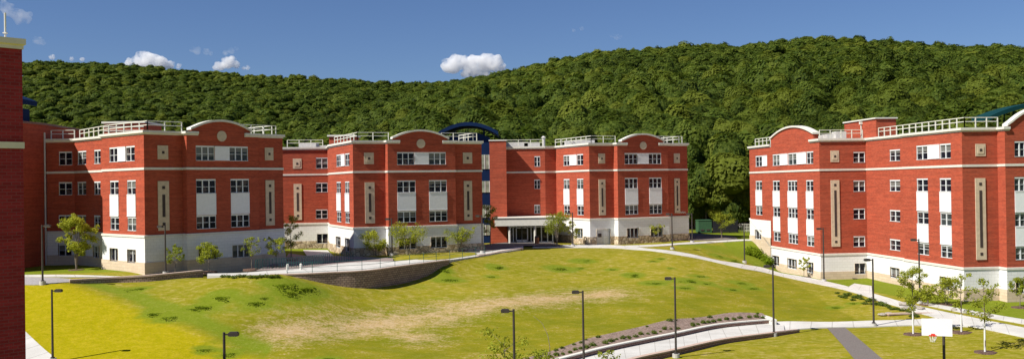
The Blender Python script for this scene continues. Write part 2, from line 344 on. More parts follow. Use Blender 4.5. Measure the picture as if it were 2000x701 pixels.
# paths -------------------------------------------------------------
def resample(P, n):
    P=[Vector(p) for p in P]; L=[0]
    for a,b in zip(P[:-1],P[1:]): L.append(L[-1]+(b-a).length)
    out=[]
    for k in range(n+1):
        t=L[-1]*k/n; i=0
        while i<len(P)-2 and L[i+1]<t: i+=1
        # catmull-rom for soft curves
        u=(t-L[i])/max(1e-6,L[i+1]-L[i]); p0=P[max(i-1,0)];p1=P[i];p2=P[i+1];p3=P[min(i+2,len(P)-1)]
        out.append(.5*((2*p1)+(p2-p0)*u+(2*p0-5*p1+4*p2-p3)*u*u+(3*p1-p0-3*p2+p3)*u**3))
    return out
def ribbon(name, far, near, mat, lift=.05, z=None, kind='structure', cross=5, thick=.12):
    f=[(PZ(*q,z) if z is not None else G(*q)) for q in far]; n_=[(PZ(*q,z) if z is not None else G(*q)) for q in near]
    ln=sum((a-b).length for a,b in zip(f[:-1],f[1:])); n=max(4,int(ln/.6))
    f=resample(f,n); n_=resample(n_,n); mb=MB(); rows=[]; dist=0
    for k in range(n+1):
        if k: dist+=((f[k]+n_[k])/2-(f[k-1]+n_[k-1])/2).length
        row=[]
        for c in range(cross+1):
            p=f[k].lerp(n_[k],c/cross)
            if z is None: p.z=gz(p.x,p.y)
            row.append((Vector((p.x,p.y,p.z+lift)),(dist,(f[k]-n_[k]).length*c/cross)))
        rows.append(row)
    for k in range(n):
        for c in range(cross):
            q=[rows[k][c],rows[k][c+1],rows[k+1][c+1],rows[k+1][c]]
            mb.face([a for a,_ in q],[b for _,b in q],smooth=True)
        for c in (0,cross):
            a,b=rows[k][c][0],rows[k+1][c][0]; mb.face([a,b,b-Vector((0,0,thick)),a-Vector((0,0,thick))])
    o=mb.build(name,mat); return tag(o,kind=kind) if kind else o
main_far=[(1040,479),(1100,478.5),(1200,479),(1303,489),(1379,503),(1454,516.7),(1509.5,528.8),(1612.7,549.4),(1700,571.7),(1749,586),(1800,599),(1849,610),(1900,620),(2000,640),(2080,656)]
main_near=[(1040,484),(1100,484),(1200,484.8),(1303,494.4),(1379,508),(1447.6,523.6),(1509.5,535.6),(1612.7,558),(1703,583),(1755,599),(1800,613),(1841,624),(1880,634),(2000,659),(2080,676)]
ribbon('path',main_far,main_near,M['concrete'])
ribbon('path',[(1800,590),(1872,602),(2000,624),(2080,638)],[(1803,595),(1872,609),(2000,633),(2080,648)],M['concrete'],.058)
ribbon('path',[(1220,480),(1290,477.5),(1345,473.5),(1400,470.5),(1470,468)],[(1220,483),(1290,481),(1350,477),(1405,473.5),(1470,470.5)],M['concrete'],.064)
ribbon('path',[(30,537),(110,537),(200,539),(290,541)],[(30,541),(110,541),(200,541.5),(290,543)],M['concrete'],.06)
ribbon('road',[(20,541.5),(80,542),(140,545)],[(20,556),(80,556),(140,551)],M['grey_walk'],.05)
ribbon('road',[(1344,456),(1390,458),(1440,466)],[(1344,470),(1400,469),(1440,468)],M['asphalt'],.07)
ribbon('path',[(20,622),(56,653),(112,702),(150,735)],[(-60,640),(-40,690),(10,730),(30,770)],M['concrete'],.07)
ribbon('path',[(1668,554),(1702,559)],[(1655,562),(1703,574)],M['concrete'],.07)
# lower walk, raised a little above the front lawn
LZ=-12.33
low_far=[(1040,724),(1120,702),(1200,682),(1318,658),(1406,640),(1509,630),(1600,629.5),(1703,627),(1800,625),(1870,624)]
low_near=[(1060,758),(1150,730),(1227,701),(1318,681),(1406,662),(1509,648.5),(1606,640),(1703,638.5),(1800,635),(1880,640)]
ribbon('path',low_far[:6]+[(1530,629.8)],low_near[:6]+[(1532,646.5)],M['concrete'],0,z=LZ,thick=.5)
ribbon('path',[(1500,630),(1600,629.5),(1703,627),(1800,624),(1870,619)],[(1500,649),(1606,640.5),(1703,638.5),(1800,635.5),(1890,638)],M['concrete'],.09)
ribbon('path',[(1615,641),(1650,640)],[(1700,735),(1768,735)],M['asphalt'],.06,kind='structure')
WZ=-7.78
w_near=[(405,537.5),(440,537.5),(480,537),(528.5,536),(560,535.2),(600,534),(650,531.6),(720,527.8),(777,520.3),(830,513.5),(877,507.4),(947,498),(985,491),(1022,485)]
w_far=[(405,533.5),(440,533),(480,531.5),(523,528),(560,526),(600,522.3),(651,515.8),(700,511.5),(777,509),(830,504.5),(891,498.5),(945,492),(985,486),(1022,480)]
ribbon('path',w_far,w_near,M['concrete'],0,z=WZ,thick=.6)
def sheet(name, pts, z, mat, lift=0):
    P=[PZ(*q,z) for q in pts]; mb=MB(); mb.face([p+Vector((0,0,lift)) for p in P]); 
    return tag(mb.build(name,mat),kind='structure')
sheet('plaza',[(500,527.5),(560,525.5),(600,521.5),(651,515.2),(700,511),(768,508.6),(768,503.5),(700,500),(660,499),(600,499),(565,494),(556,505),(520,519)][::-1],WZ,M['plaza'],-.02)
sheet('path',[(600,500),(652,500),(640,488),(592,488)][::-1][::-1],WZ,M['concrete'],.004)
sheet('plaza',[(893,498),(945,491.5),(985,485.5),(1022,479.5),(1100,478),(1075,473),(985,473),(943,477)],WZ,M['asphalt'],-.01)

# ------------------------------------------------------------------ garden walls
def wall_run(name, top_pts, zt_list, depth, mat, capmat, label, cat, thick=.35, cap=.09, group=None):
    """a wall along plan points; the visible face is on the camera side"""
    P=resample([Vector((p.x,p.y,z+CZ)) for p,z in zip(top_pts,zt_list)],max(6,len(top_pts)*6))
    root=empty(name,P[0]-Vector((0,0,depth)),label,cat,group); o=root.location
    nor=[]
    for i in range(len(P)):
        t=(P[min(i+1,len(P)-1)]-P[max(i-1,0)]).xy.normalized(); nor.append(Vector((t.y,-t.x,0)))
    def strip(off_f,off_b,z1,z0,m,nm):
        mb=MB(); s=0
        for i in range(len(P)-1):
            L=(P[i+1]-P[i]).length
            def q(k,of,dz): return P[k]+nor[k]*of+Vector((0,0,dz))-o
            for of,fl in ((off_f,False),(off_b,True)):
                f=[q(i,of,z0),q(i+1,of,z0),q(i+1,of,z1),q(i,of,z1)]; mb.face(f if not fl else f[::-1],[(s,z0),(s+L,z0),(s+L,z1),(s,z1)],smooth=True)
            mb.face([q(i,off_f,z1),q(i+1,off_f,z1),q(i+1,off_b,z1),q(i,off_b,z1)]); mb.face([q(i,off_f,z0),q(i,off_b,z0),q(i+1,off_b,z0),q(i+1,off_f,z0)]); s+=L
        for k in (0,len(P)-1):
            mb.face([P[k]+nor[k]*a+Vector((0,0,b))-o for a,b in ((off_f,z0),(off_b,z0),(off_b,z1),(off_f,z1))])
        mb.build(nm,m,root)
    strip(0,-thick,-cap,-depth,mat,'wall_body'); strip(.05,-thick-.03,.015,-cap,capmat,'wall_cap'); return root
wp=[PZ(*q,WZ)+Vector((.05,-.42,0)) for q in w_near[3:11]]
wall_run('retaining_wall',wp,[WZ+.06]*len(wp),2.6,M['fieldstone'],M['wallcap'],'tall curved retaining wall of brown block holding up the white walk','wall',.4)
wp=[PZ(*q,WZ) for q in ((935,499.5),(965,494.5),(985,490),(1005,487),(1020,485.5))]
wall_run('retaining_wall',wp,[WZ+.05]*len(wp),1.0,M['fieldstone'],M['wallcap'],'short low dark wall beside the entrance plaza','wall',.3)
wp=[PZ(*q,-7.72) for q in ((137,546),(180,543.5),(230,541),(300,538.5),(350,535.5),(385,533),(397,532))]
wall_run('retaining_wall',wp,[-7.72,-7.72,-7.7,-7.62,-7.55,-7.5,-7.5],1.7,M['fieldstone'],M['wallcap'],'low curved wall in front of the left building, dark at its left end','wall',.45,.12)
# terraced wall and planted bed over the lower walk
tw_px=low_far[0:6]; tw_pts=[PZ(*q,LZ) for q in tw_px]
wall_run('garden_wall',tw_pts,[-11.98,-11.98,-11.98,-11.98,-11.98,-12.0],.8,M['wallbrick'],M['trim'],'long curved brick wall between the planted bed and the lower walk','wall',.3,.07)
nw=[PZ(*q,LZ) for q in low_near[0:6]]+[PZ(1555,642.5,LZ)]
nw=[p+Vector((.15,-.35,0)) for p in nw]
wall_run('garden_wall',nw,[LZ+.07]*6+[LZ+.04],.6,M['wallbrick'],M['wallcap'],'low brick curb wall along the near edge of the lower walk','wall',.35,.08)
wp=[PZ(*q,LZ) for q in ((1735,621.5),(1760,621),(1800,620.5),(1842,620))]
wall_run('garden_wall',wp,[LZ+.42,LZ+.45,LZ+.45,LZ+.45],.8,M['wallbrick'],M['wallcap'],'short low red brick wall where the two walks meet behind the backboard','wall',.4,.1)
wp=[PZ(1487,613.5,-11.8),PZ(1496,616.5,-11.8),PZ(1507,621.5,-11.8)]
wall_run('wall_end',wp,[-11.9]*3,.7,M['trim'],M['trim'],'pale stone end piece closing the planted bed by the lamp','wall',.4,.1)
bf=[(1000,703),(1060,690),(1150,660),(1240,640),(1330,622),(1420,611),(1487,611)]
f=resample([G(*q) for q in bf],40); n_=resample([p+Vector((0,0,0)) for p in tw_pts],40); mb=MB(); rows=[]
for k in range(41):
    r=[]
    a=Vector((f[k].x,f[k].y,gz(f[k].x,f[k].y)+.03)); b=Vector((n_[k].x,n_[k].y,-12.06+CZ))+Vector((-.12,.3,0))
    for c in range(5):
        p=a.lerp(b,c/4); p.z+= .06*math.sin(k*1.7+c*2.3) if 0<c<4 else 0; r.append(p)
    rows.append(r)
for k in range(40):
    for c in range(4): mb.face([rows[k][c],rows[k][c+1],rows[k+1][c+1],rows[k+1][c]],smooth=True)
tag(mb.build('planting_bed',M['bed']),kind='structure'); bed_rows=rows

# ------------------------------------------------------------------ buildings
class Bld:
    def __init__(s, name, label, pts, zt, zb, zg, zp, brick='brick', plinth='plinth', cat='building', zbs=None, zgs=None):
        s.P=[Vector((p[0],p[1])) for p in pts]; s.n=len(pts); s.zt=zt+CZ; s.zb=[(zbs or {}).get(i,zb)+CZ for i in range(s.n)]
        s.zg=zg+CZ; s.zp=[(zgs or {}).get(i,zp)+CZ for i in range(s.n)]
        s.root=empty(name,(s.P[0].x,s.P[0].y,s.zg),label,cat); s.o=s.root.location.copy(); s.op={i:[] for i in range(s.n)}; s.cache={}
        s.brick=M[brick]; s.plinth=M[plinth]; s.skip={}
        kids[s.root.name]=[]
    def seg(s,i): return s.P[i], s.P[(i+1)%s.n]
    def t(s,i): a,b=s.seg(i); return (b-a).normalized()
    def nrm(s,i): t=s.t(i); return Vector((t.y,-t.x))
    def s_at(s,i,px,z=None):
        A,t=s.P[i],s.t(i); k=uu(px)/F; sv=-(A.x-k*A.y)/(t.x-k*t.y)
        if z is None: return sv
        d=(A+t*sv).y; k=uu(px,hz(px)-(z-CZ)/d*F)/F
        return -(A.x-k*A.y)/(t.x-k*t.y)
    def pt(s,i,sv,z,off=0): a=s.P[i]+s.t(i)*sv+s.nrm(i)*off; return Vector((a.x,a.y,z))-s.o
    def off(s,o):
        out=[]
        for i in range(s.n):
            n0=s.nrm(i-1); n1=s.nrm(i); d=1+n0.dot(n1)
            out.append(s.P[i]+(n0+n1)*(o/max(d,.25)))
        return out
    def ring(s, name, off, z0, z1, mat, holes=True, top=False, depth=.22):
        V=s.off(off); mb=MB()
        for i in range(s.n):
            a0=z0[i] if isinstance(z0,list) else z0; a1=z1[i] if isinstance(z1,list) else z1
            t=s.t(i); sa=(V[i]-s.P[i]).dot(t); sb=(V[(i+1)%s.n]-s.P[i]).dot(t)
            ops=[o for o in s.op[i] if o[2]<a1 and o[3]>a0] if holes else []
            xs=sorted({sa,sb,*[min(max(o[0],sa),sb) for o in ops],*[min(max(o[1],sa),sb) for o in ops]}); zs=sorted({a0,a1,*[min(max(o[2],a0),a1) for o in ops],*[min(max(o[3],a0),a1) for o in ops]})
            for x0,x1 in zip(xs[:-1],xs[1:]):
                for y0,y1 in zip(zs[:-1],zs[1:]):
                    cx,cy=(x0+x1)/2,(y0+y1)/2
                    if any(o[0]<cx<o[1] and o[2]<cy<o[3] for o in ops): continue
                    mb.face([s.pt(i,x0,y0,off),s.pt(i,x1,y0,off),s.pt(i,x1,y1,off),s.pt(i,x0,y1,off)],[(x0+i*7.3,y0),(x1+i*7.3,y0),(x1+i*7.3,y1),(x0+i*7.3,y1)])
            for o in ops:
                q=[(o[0],o[2]),(o[1],o[2]),(o[1],o[3]),(o[0],o[3])]
                for (x0,y0),(x1,y1) in zip(q,q[1:]+q[:1]):
                    mb.face([s.pt(i,x0,y0,off),s.pt(i,x0,y0,off-depth),s.pt(i,x1,y1,off-depth),s.pt(i,x1,y1,off)])
        if top:
            Vi=s.off(0)
            zt=max(z1) if isinstance(z1,list) else z1
            for i in range(s.n):
                j=(i+1)%s.n; a1=z1[i] if isinstance(z1,list) else z1
                mb.face([Vector((*V[i],a1))-s.o,Vector((*V[j],a1))-s.o,Vector((*Vi[j],a1))-s.o,Vector((*Vi[i],a1))-s.o])
        return mb.build(name,mat,s.root)
    def sweep(s, name, prof, z, mat, closed=True, gaps=()):
        """profile [(off,dz)...] swept round the footprint; gaps = [(seg,s0,s1)]"""
        V=[s.off(o) for o,_ in prof]; nodes=[]
        for i in range(s.n):
            nodes.append([Vector((*V[k][i],z[i] if isinstance(z,list) else z))+Vector((0,0,prof[k][1])) for k in range(len(prof))]+[False])
            for g in sorted(g for g in gaps if g[0]==i):
                for sv,f_ in ((g[1],True),(g[2],False)):
                    nodes.append([s.pt(i,sv,(z[i] if isinstance(z,list) else z)+prof[k][1],prof[k][0])+s.o for k in range(len(prof))]+[f_])
        mb=MB(); m=len(prof)
        for a,b in zip(nodes,nodes[1:]+nodes[:1]):
            if a[-1]:
                mb.face([p-s.o for p in a[:-1]]); mb.face([p-s.o for p in b[:-1]][::-1]); continue
            for k in range(m):
                l=(k+1)%m; mb.face([a[k]-s.o,b[k]-s.o,b[l]-s.o,a[l]-s.o])
        return mb.build(name,mat,s.root)
    def shell(s, cornice=True, gaps=(), band=3.17, lipz=.1):
        s.ring('brick_wall',0,s.zb,s.zt,s.brick)
        s.ring('base_wall',.06,s.zp,s.zb,M['block'],top=True)
        s.ring('plinth',.13,s.zg-1.2,s.zp,s.plinth,top=True)
        s.sweep('base_trim',[(.04,-.12),(.13,-.12),(.13,.08),(.003,.10)],[z for z in s.zb],M['trim'])
        if band: s.sweep('band_course',[(-.01,-.12),(.06,-.12),(.06,.10),(-.01,.10)],s.zt-band,M['trim'])
        if cornice: s.sweep('cornice',[(-.28,.0),(.07,.0),(.07,.10),(.20,.15),(.20,.38),(-.28,.38)],s.zt+.003,M['trim'],gaps=gaps)
        mb=MB(); mb.face([Vector((*p,s.zt+.02))-s.o for p in s.off(-.02)]); mb.build('roof',M['roof'],s.root)
    def win(s, i, px0, px1, z0, z1, n=2, lintel=True, so=None, off=0, mat=None, mid=True):
        """opening with frame and glass; z0/z1 are metres below the brick top (z0 upper)"""
        zm=s.zt-(z0+z1)/2; a,b=(so if so else (s.s_at(i,px0,zm),s.s_at(i,px1,zm)))
        w=round((b-a)*20)/20; c=(a+b)/2; a,b=c-w/2,c+w/2; zu,zl=s.zt-z0,s.zt-z1; h=round(zu-zl,2)
        s.op[i].append((a,b,zl,zu)); key=(w,h,n,lintel,mid)
        if key not in s.cache:
            mb=MB(); e=.045; top=.15 if lintel else e
            mb.box((0,0,h-top/2),(w,.14,top)); mb.box((0,-.02,e/2),(w,.2,e))
            for sx in(-1,1): mb.box((sx*(w/2-e/2),0,h/2+(e-top)/2),(e,.10,h-e-top))
            for k in range(1,n): mb.box((-w/2+w*k/n,.0,h/2+(e-top)/2),(.10,.09,h-e-top))
            if mid:
                for k in range(n):
                    x0=-w/2+w*k/n+(.06 if k else e); x1=-w/2+w*(k+1)/n-(.06 if k<n-1 else e)
                    mb.box(((x0+x1)/2,.01,e+(h-e-top)*.5),(x1-x0,.05,.04))
            g=MB(); g.face([(-w/2,.035,0),(w/2,.035,0),(w/2,.035,h),(-w/2,.035,h)])
            s.cache[key]=(mb.mesh('window',M['frame']),g.mesh('pane',mat or M['glass']))
        fm,gm=s.cache[key]; t=s.t(i); rz=math.atan2(t.y,t.x)
        o=link('window',fm,s.root,s.pt(i,c,zl,off-.09),rz); link('pane',gm,o)
        return o
    def panel(s, i, px0, px1, z0, z1, so=None, name='spandrel_panel', mat='white', th=.05, off=0.0):
        zm=s.zt-(z0+z1)/2; a,b=(so if so else (s.s_at(i,px0,zm),s.s_at(i,px1,zm))); zu,zl=s.zt-z0,s.zt-z1; t=s.t(i); w=b-a;h=zu-zl
        mb=MB(); mb.box((0,0,h/2),(w,th,h))
        if mat=='white':
            mb.box((0,-th/2-.01,h-.03),(w,.03,.06)); mb.box((0,-th/2-.01,.03),(w,.03,.06))
        return mb.build(name,M[mat],s.root,s.pt(i,(a+b)/2,zl,off+th/2+.004),math.atan2(t.y,t.x))
    def col(s, i, px0, px1, rows, n=2):
        """a vertical bay: windows at the rows with white panels between"""
        zm=s.zt-rows[0][1]; so=(s.s_at(i,px0,zm),s.s_at(i,px1,zm)); w_=round((so[1]-so[0])*20)/20; c_=sum(so)/2; so=(c_-w_/2,c_+w_/2)
        for z0,z1 in rows: s.win(i,px0,px1,z0,z1,n,so=so)
        for (a,b),(c,d) in zip(rows[:-1],rows[1:]): s.panel(i,px0,px1,b+.02,c-.02,so=so)
    def top_group(s, i, wins, z0, z1, n):
        for a,b in wins: s.win(i,a,b,z0,z1,n)
        for (a,b),(c,d) in zip(wins[:-1],wins[1:]): s.panel(i,b+.3,c-.3,z0+.02,z1-.02)
    def medal(s, i, px0, px1, z0=1.0, z1=2.3):
        zm=s.zt-(z0+z1)/2; a,b=s.s_at(i,px0,zm),s.s_at(i,px1,zm); t=s.t(i); w=b-a;h=z1-z0; mb=MB()
        mb.box((0,.02,h/2),(w,.05,h)); mb.box((0,-.03,h/2),(w*.62,.03,h*.62)); mb.box((0,-.05,h/2),(w*.24,.03,w*.24),mi=1)
        mb.build('medallion',[M['stone'],M['hole']],s.root,s.pt(i,(a+b)/2,s.zt-z1,.045),math.atan2(t.y,t.x))
    def strip(s, i, px0, px1, z0=4.35, z1=9.0):
        zm=s.zt-(z0+z1)/2; a,b=s.s_at(i,px0,zm),s.s_at(i,px1,zm); t=s.t(i); w=b-a;h=z1-z0; mb=MB()
        mb.box((0,0,h/2),(w,.08,h)); mb.box((0,-.05,h/2),(w*.26,.03,h-2*w*1.15),mi=1)
        for zz in (w*.55,h-w*.55): mb.box((0,-.05,zz),(w*.26,.03,w*.26),mi=1)
        mb.build('stone_strip',[M['stone'],M['hole']],s.root,s.pt(i,(a+b)/2,s.zt-z1,.045),math.atan2(t.y,t.x))
    def arch(s, i, px0, px1, spring=.55, rise=.85, roundel=None, depth=.6, so=None):
        a,b=so if so else (s.s_at(i,px0+2,s.zt+1),s.s_at(i,px1-2,s.zt+1)); t=s.t(i); w=b-a; n=20; rz=math.atan2(t.y,t.x)
        pr=[(-w/2+w*k/n, spring+rise*(1-((k/n-.5)*2)**2)) for k in range(n+1)]
        mb=MB(); f=[(-w/2,0)]+pr+[(w/2,0)]
        mb.face([(x,0,z) for x,z in f][::-1],[(x,z) for x,z in f][::-1]); mb.face([(x,depth,z) for x,z in f],[(x,z) for x,z in f])
        for (x0,z0),(x1,z1) in zip(f[:-1],f[1:]): mb.face([(x0,0,z0),(x0,depth,z0),(x1,depth,z1),(x1,0,z1)])
        g=mb.build('gable',s.brick,s.root,s.pt(i,(a+b)/2,s.zt+.001,0),rz)
        mb=MB(); e=.22
        P=[(-w/2-.12,spring-.18)]+[(x*1.03,z) for x,z in pr]+[(w/2+.12,spring-.18)]
        P=[(-w/2-.15,spring-.02)]+pr[1:-1]+[(w/2+.15,spring-.02)]
        for (x0,z0),(x1,z1) in zip(P[:-1],P[1:]):
            q=[(x0,-.16,z0+.01),(x1,-.16,z1+.01),(x1,-.16,z1+e),(x0,-.16,z0+e)]; r=[(x,depth+.06,z) for x,_,z in q]
            mb.face(q);mb.face(r[::-1]);mb.face([q[3],q[2],r[2],r[3]]);mb.face([q[1],q[0],r[0],r[1]])
        mb.face([(P[0][0],-.16,P[0][1]),(P[0][0],-.16,P[0][1]+e),(P[0][0],depth+.06,P[0][1]+e),(P[0][0],depth+.06,P[0][1])])
        mb.face([(P[-1][0],-.16,P[-1][1]),(P[-1][0],depth+.06,P[-1][1]),(P[-1][0],depth+.06,P[-1][1]+e),(P[-1][0],-.16,P[-1][1]+e)])
        cp_=mb.build('coping',M['trim'],g)
        if roundel is not None:
            r=.52; mb=MB(); c=[(r*math.cos(k*math.pi/12),-.06,r*math.sin(k*math.pi/12)) for k in range(24)]
            mb.face(c)
            for p,q in zip(c,c[1:]+c[:1]): mb.face([p,(p[0],.0,p[2]),(q[0],.0,q[2]),q])
            mb.build('roundel',M['stone'],s.root,s.pt(i,(a+b)/2,s.zt+roundel,-.003),rz)
        return (i,a-.0,b+.0)
    def rail(s, path, h=.95, base=.03, step=1.5):
        """roof railing; path = list of plan points"""
        z=s.zt+base
        for a,b in path:
            mb=MB()
            a=Vector(a);b=Vector(b);L=(b-a).length; n=max(1,round(L/step)); d=(b-a)/n
            q=lambda p,zz: Vector((p.x,p.y,zz))-s.o
            for k in range(n+1):
                p=a+d*k; mb.box(q(p,z+(h+.5)/2),(.09,.09,h+.5))
            for zz in (h+.5,h+.12,):
                m=Matrix.Translation(q((a+b)/2,z+zz))@Matrix.Rotation(math.atan2(d.y,d.x),4,'Z'); mb.box((0,0,0),(L,.06,.07),m)
            mb.build('roof_railing',M['rail'],s.root)
    def inset(s,i,sv,dn=.75): a=s.P[i]+s.t(i)*sv-s.nrm(i)*dn; return a
def norm(v): v=Vector(v); return v.normalized()
def line_hit(P,d,px):
    k=uu(px)/F; t=-(P.x-k*P.y)/(d.x-k*d.y); return P+d*t
R3=[(4.2,5.58),(7.68,9.0)]
BW=(10.75,12.02)

# --- left hall
b_=norm((1650,1850)); a_=Vector((-b_.y,b_.x)); nb=Vector((b_.y,-b_.x))
C1=PD(282,88); L0=PD(91,100.5); L1=PD(146,100.5); M0=line_hit(C1,a_,200); na=-b_
L2=L1+(-a_)*((M0-L1).dot(-a_))
Q1=line_hit(C1,b_,357); Q1b=Q1+nb*.8; Q2b=line_hit(Q1b,b_,506); Q2=Q2b-nb*.5; Q3=line_hit(Q2,b_,553)
B1=Bld('residence_hall','leftmost of the three red brick residence halls with white base, its corner towards the lawn',[L0,L1,L2,M0,C1,Q1,Q1b,Q2b,Q2,Q3,Q3+a_*17,L0+Vector((3,16))],5.15,-4.32,-7.8,-6.75)
for p0,p1,n in((115,141,3),): B1.win(0,p0,p1,.97,2.42,2); B1.win(0,p0,p1,4.2,5.58,2); B1.win(0,p0,p1,7.68,9.0,2); B1.win(0,p0,p1,*BW,2)
for p0,p1 in((151.5,168.5),(184,196.5)):
    for r in((.97,2.42),*R3,BW): B1.win(1,p0,p1,*r,2)
B1.top_group(3,[(213.5,230),(246,263)],.97,2.42,2); B1.col(3,215,232,R3); B1.col(3,248.5,265.5,R3)
B1.win(3,217,232,*BW,2,lintel=False,mid=False); B1.win(3,251,267,*BW,2,lintel=False,mid=False)
B1.medal(4,307.5,328); B1.strip(4,308.5,330)
B1.top_group(6,[(382.7,419),(448,484.5)],.97,2.42,3); B1.col(6,383.6,421.5,R3,3); B1.col(6,450.5,487,R3,3)
B1.win(6,387.5,425,*BW,3,lintel=False,mid=False); B1.win(6,454,488,*BW,3,lintel=False,mid=False)
B1.medal(8,517,533.5); B1.strip(8,518.5,535.5)
g=B1.arch(6,372,490,roundel=.0)
B1.shell(gaps=[(6,B1.s_at(6,388),B1.s_at(6,478.5))])
B1.rail([(B1.inset(0,.2),L1+Vector((-.3,.75))),(L1+Vector((.2,.9)),M0-na*.7),(M0-na*.75,C1-na*.75+(-nb)*.75),(C1-na*.75-nb*.75,B1.inset(6,B1.s_at(6,372),1.5)),(B1.inset(8,-1.5),B1.inset(8,(Q3-Q2).length-.3)),(B1.inset(9,.8),B1.inset(9,9))],.8)
# --- middle hall with link wing
b_=norm((4100,1850)); a_=Vector((-b_.y,b_.x)); nb=Vector((b_.y,-b_.x)); na=-b_
C2=PD(690,106.8); K0=PD(546,122); K1=PD(640.5,123); M0=line_hit(C2,a_,644)
Q1=line_hit(C2,b_,753); Q1b=Q1+nb*1.0; Q2b=line_hit(Q1b,b_,890); Q2=Q2b-nb*.6; Q3=line_hit(Q2,b_,941.5)
B2=Bld('residence_hall','middle red brick residence hall behind the curved retaining wall, with arched gable',[K0,K1,M0,C2,Q1,Q1b,Q2b,Q2,Q3,Q3+a_*6.5,Vector((-13.5,119.5)),K0+Vector((2,13))],4.83,-4.68,-7.9,-6.9,plinth='rubble')
B2.medal(0,572,589,1.1,2.4); B2.strip(0,574,589.4,4.35,9.0)
for r in((.97,2.42),(4.2,5.5),(7.68,8.9)): B2.win(0,616.7,640,*r,2)
B2.win(0,619,640,10.85,12.1,2,lintel=False,mid=False)
B2.top_group(2,[(657,666),(674,682.5)],.97,2.42,2); B2.col(2,657.5,666,R3,2); B2.col(2,674,682.5,R3,2)
B2.win(2,658,666.5,10.75,12.1,1,lintel=False,mid=False); B2.win(2,676,684,10.75,12.3,1,lintel=False,mid=False)
B2.medal(3,711,730); B2.strip(3,713,731.6)
B2.top_group(5,[(775.4,809),(837.5,871)],.97,2.42,3); B2.col(5,776,812,R3,3); B2.col(5,838,873,R3,3)
B2.win(5,779,813,*BW,3,lintel=False,mid=False); B2.win(5,841,873,*BW,3,lintel=False,mid=False)
B2.medal(7,904,922); B2.strip(7,906,922)
B2.arch(5,766,876,roundel=.0)
B2.shell(gaps=[(5,B2.s_at(5,782),B2.s_at(5,865))])
B2.rail([(B2.inset(0,1),B2.inset(0,5.5)),(M0-na*.7-nb*.1,C2-na*.75-nb*.75),(C2-na*.75-nb*.75,B2.inset(5,B2.s_at(5,768),1.6)),(B2.inset(7,-1.2),B2.inset(7,(Q3-Q2).length-.3)),(B2.inset(8,.8),B2.inset(8,5.5))],.8)
# --- right-middle hall with entrance
C3=PD(1151.5,122.5); V0=PD(958,131); V1=PD(1065,131); V2=V1+b_*1.7; M0=line_hit(C3,a_,1089)
Q1=line_hit(C3,b_,1199); Q1b=Q1+nb*1.0; Q2b=line_hit(Q1b,b_,1305); Q2=Q2b-nb*.6; Q3=line_hit(Q2,b_,1343)
B3=Bld('residence_hall','farthest red brick residence hall with the glazed main entrance and white canopy',[V0,V1,V2,M0,C3,Q1,Q1b,Q2b,Q2,Q3,Q3+a_*15,V0+Vector((0,12))],4.82,-4.68,-8.0,-6.95,plinth='rubble')
for r in((.97,2.42),(4.2,5.5),(7.68,8.9)): B3.win(0,1043.5,1055,*r,2)
B3.top_group(3,[(1100.5,1112.5),(1127,1139)],.97,2.42,2); B3.col(3,1101,1112.5,R3,2); B3.col(3,1127,1139.5,R3,2)
B3.win(3,1127,1139,*BW,2,lintel=False,mid=False)
B3.medal(4,1168.6,1181.5); B3.strip(4,1169.5,1182.3)
B3.top_group(6,[(1220,1245),(1267,1291.5)],.97,2.42,3); B3.col(6,1220.8,1245.6,R3,3); B3.col(6,1268,1292.3,R3,3)
B3.win(6,1223.8,1246.5,*BW,3,lintel=False,mid=False); B3.win(6,1270,1293.6,*BW,3,lintel=False,mid=False)
B3.medal(8,1316,1327.5); B3.strip(8,1317,1327.5)
sa,sb=B3.s_at(4,1163),B3.s_at(4,1190); B3.op[4].append((sa,sb,B3.zt-12.95,B3.zt-10.8))
mb=MB(); w=sb-sa; mb.box((0,0,1.07),(w,.1,2.15),mi=0); mb.box((-w*.22,-.07,.95),(.85,.06,1.9),mi=1); mb.box((-w*.22,-.11,1.35),(.5,.03,.5),mi=2); mb.box((w*.25,-.07,1.1),(w*.4,.04,1.9),mi=0)
t=B3.t(4); mb.build('service_door',[M['block'],M['louver'],M['hole']],B3.root,B3.pt(4,(sa+sb)/2,B3.zt-12.95,-.2),math.atan2(t.y,t.x))
B3.arch(6,1213,1298,roundel=.0)
B3.shell(gaps=[(6,B3.s_at(6,1226),B3.s_at(6,1287))])
B3.rail([(B3.inset(0,.6),B3.inset(0,7.3)),(V2+Vector((0,.9)),M0-na*.6),(M0-na*.75,C3-na*.75-nb*.75),(C3-na*.75-nb*.75,B3.inset(6,B3.s_at(6,1215),1.6)),(B3.inset(8,-1.2),B3.inset(8,(Q3-Q2).length-.3)),(B3.inset(9,.8),B3.inset(9,8))],.8)
# sign letters, too small to read in the photograph
mb=MB(); x=0
for k,hh in enumerate((.3,.2,.2,.28,.2,.28,.2,.2)):
    mb.box((x,0,hh/2),(.055,.04,hh)); mb.box((x+.06,0,(.04 if k%2 else hh-.03)),(.09,.035,.05)); x+=.165
t=B3.t(8); mb.build('sign_lettering',M['trim'],B3.root,B3.pt(8,B3.s_at(8,1322.5),B3.zb[8]+.45,.06),math.atan2(t.y,t.x))
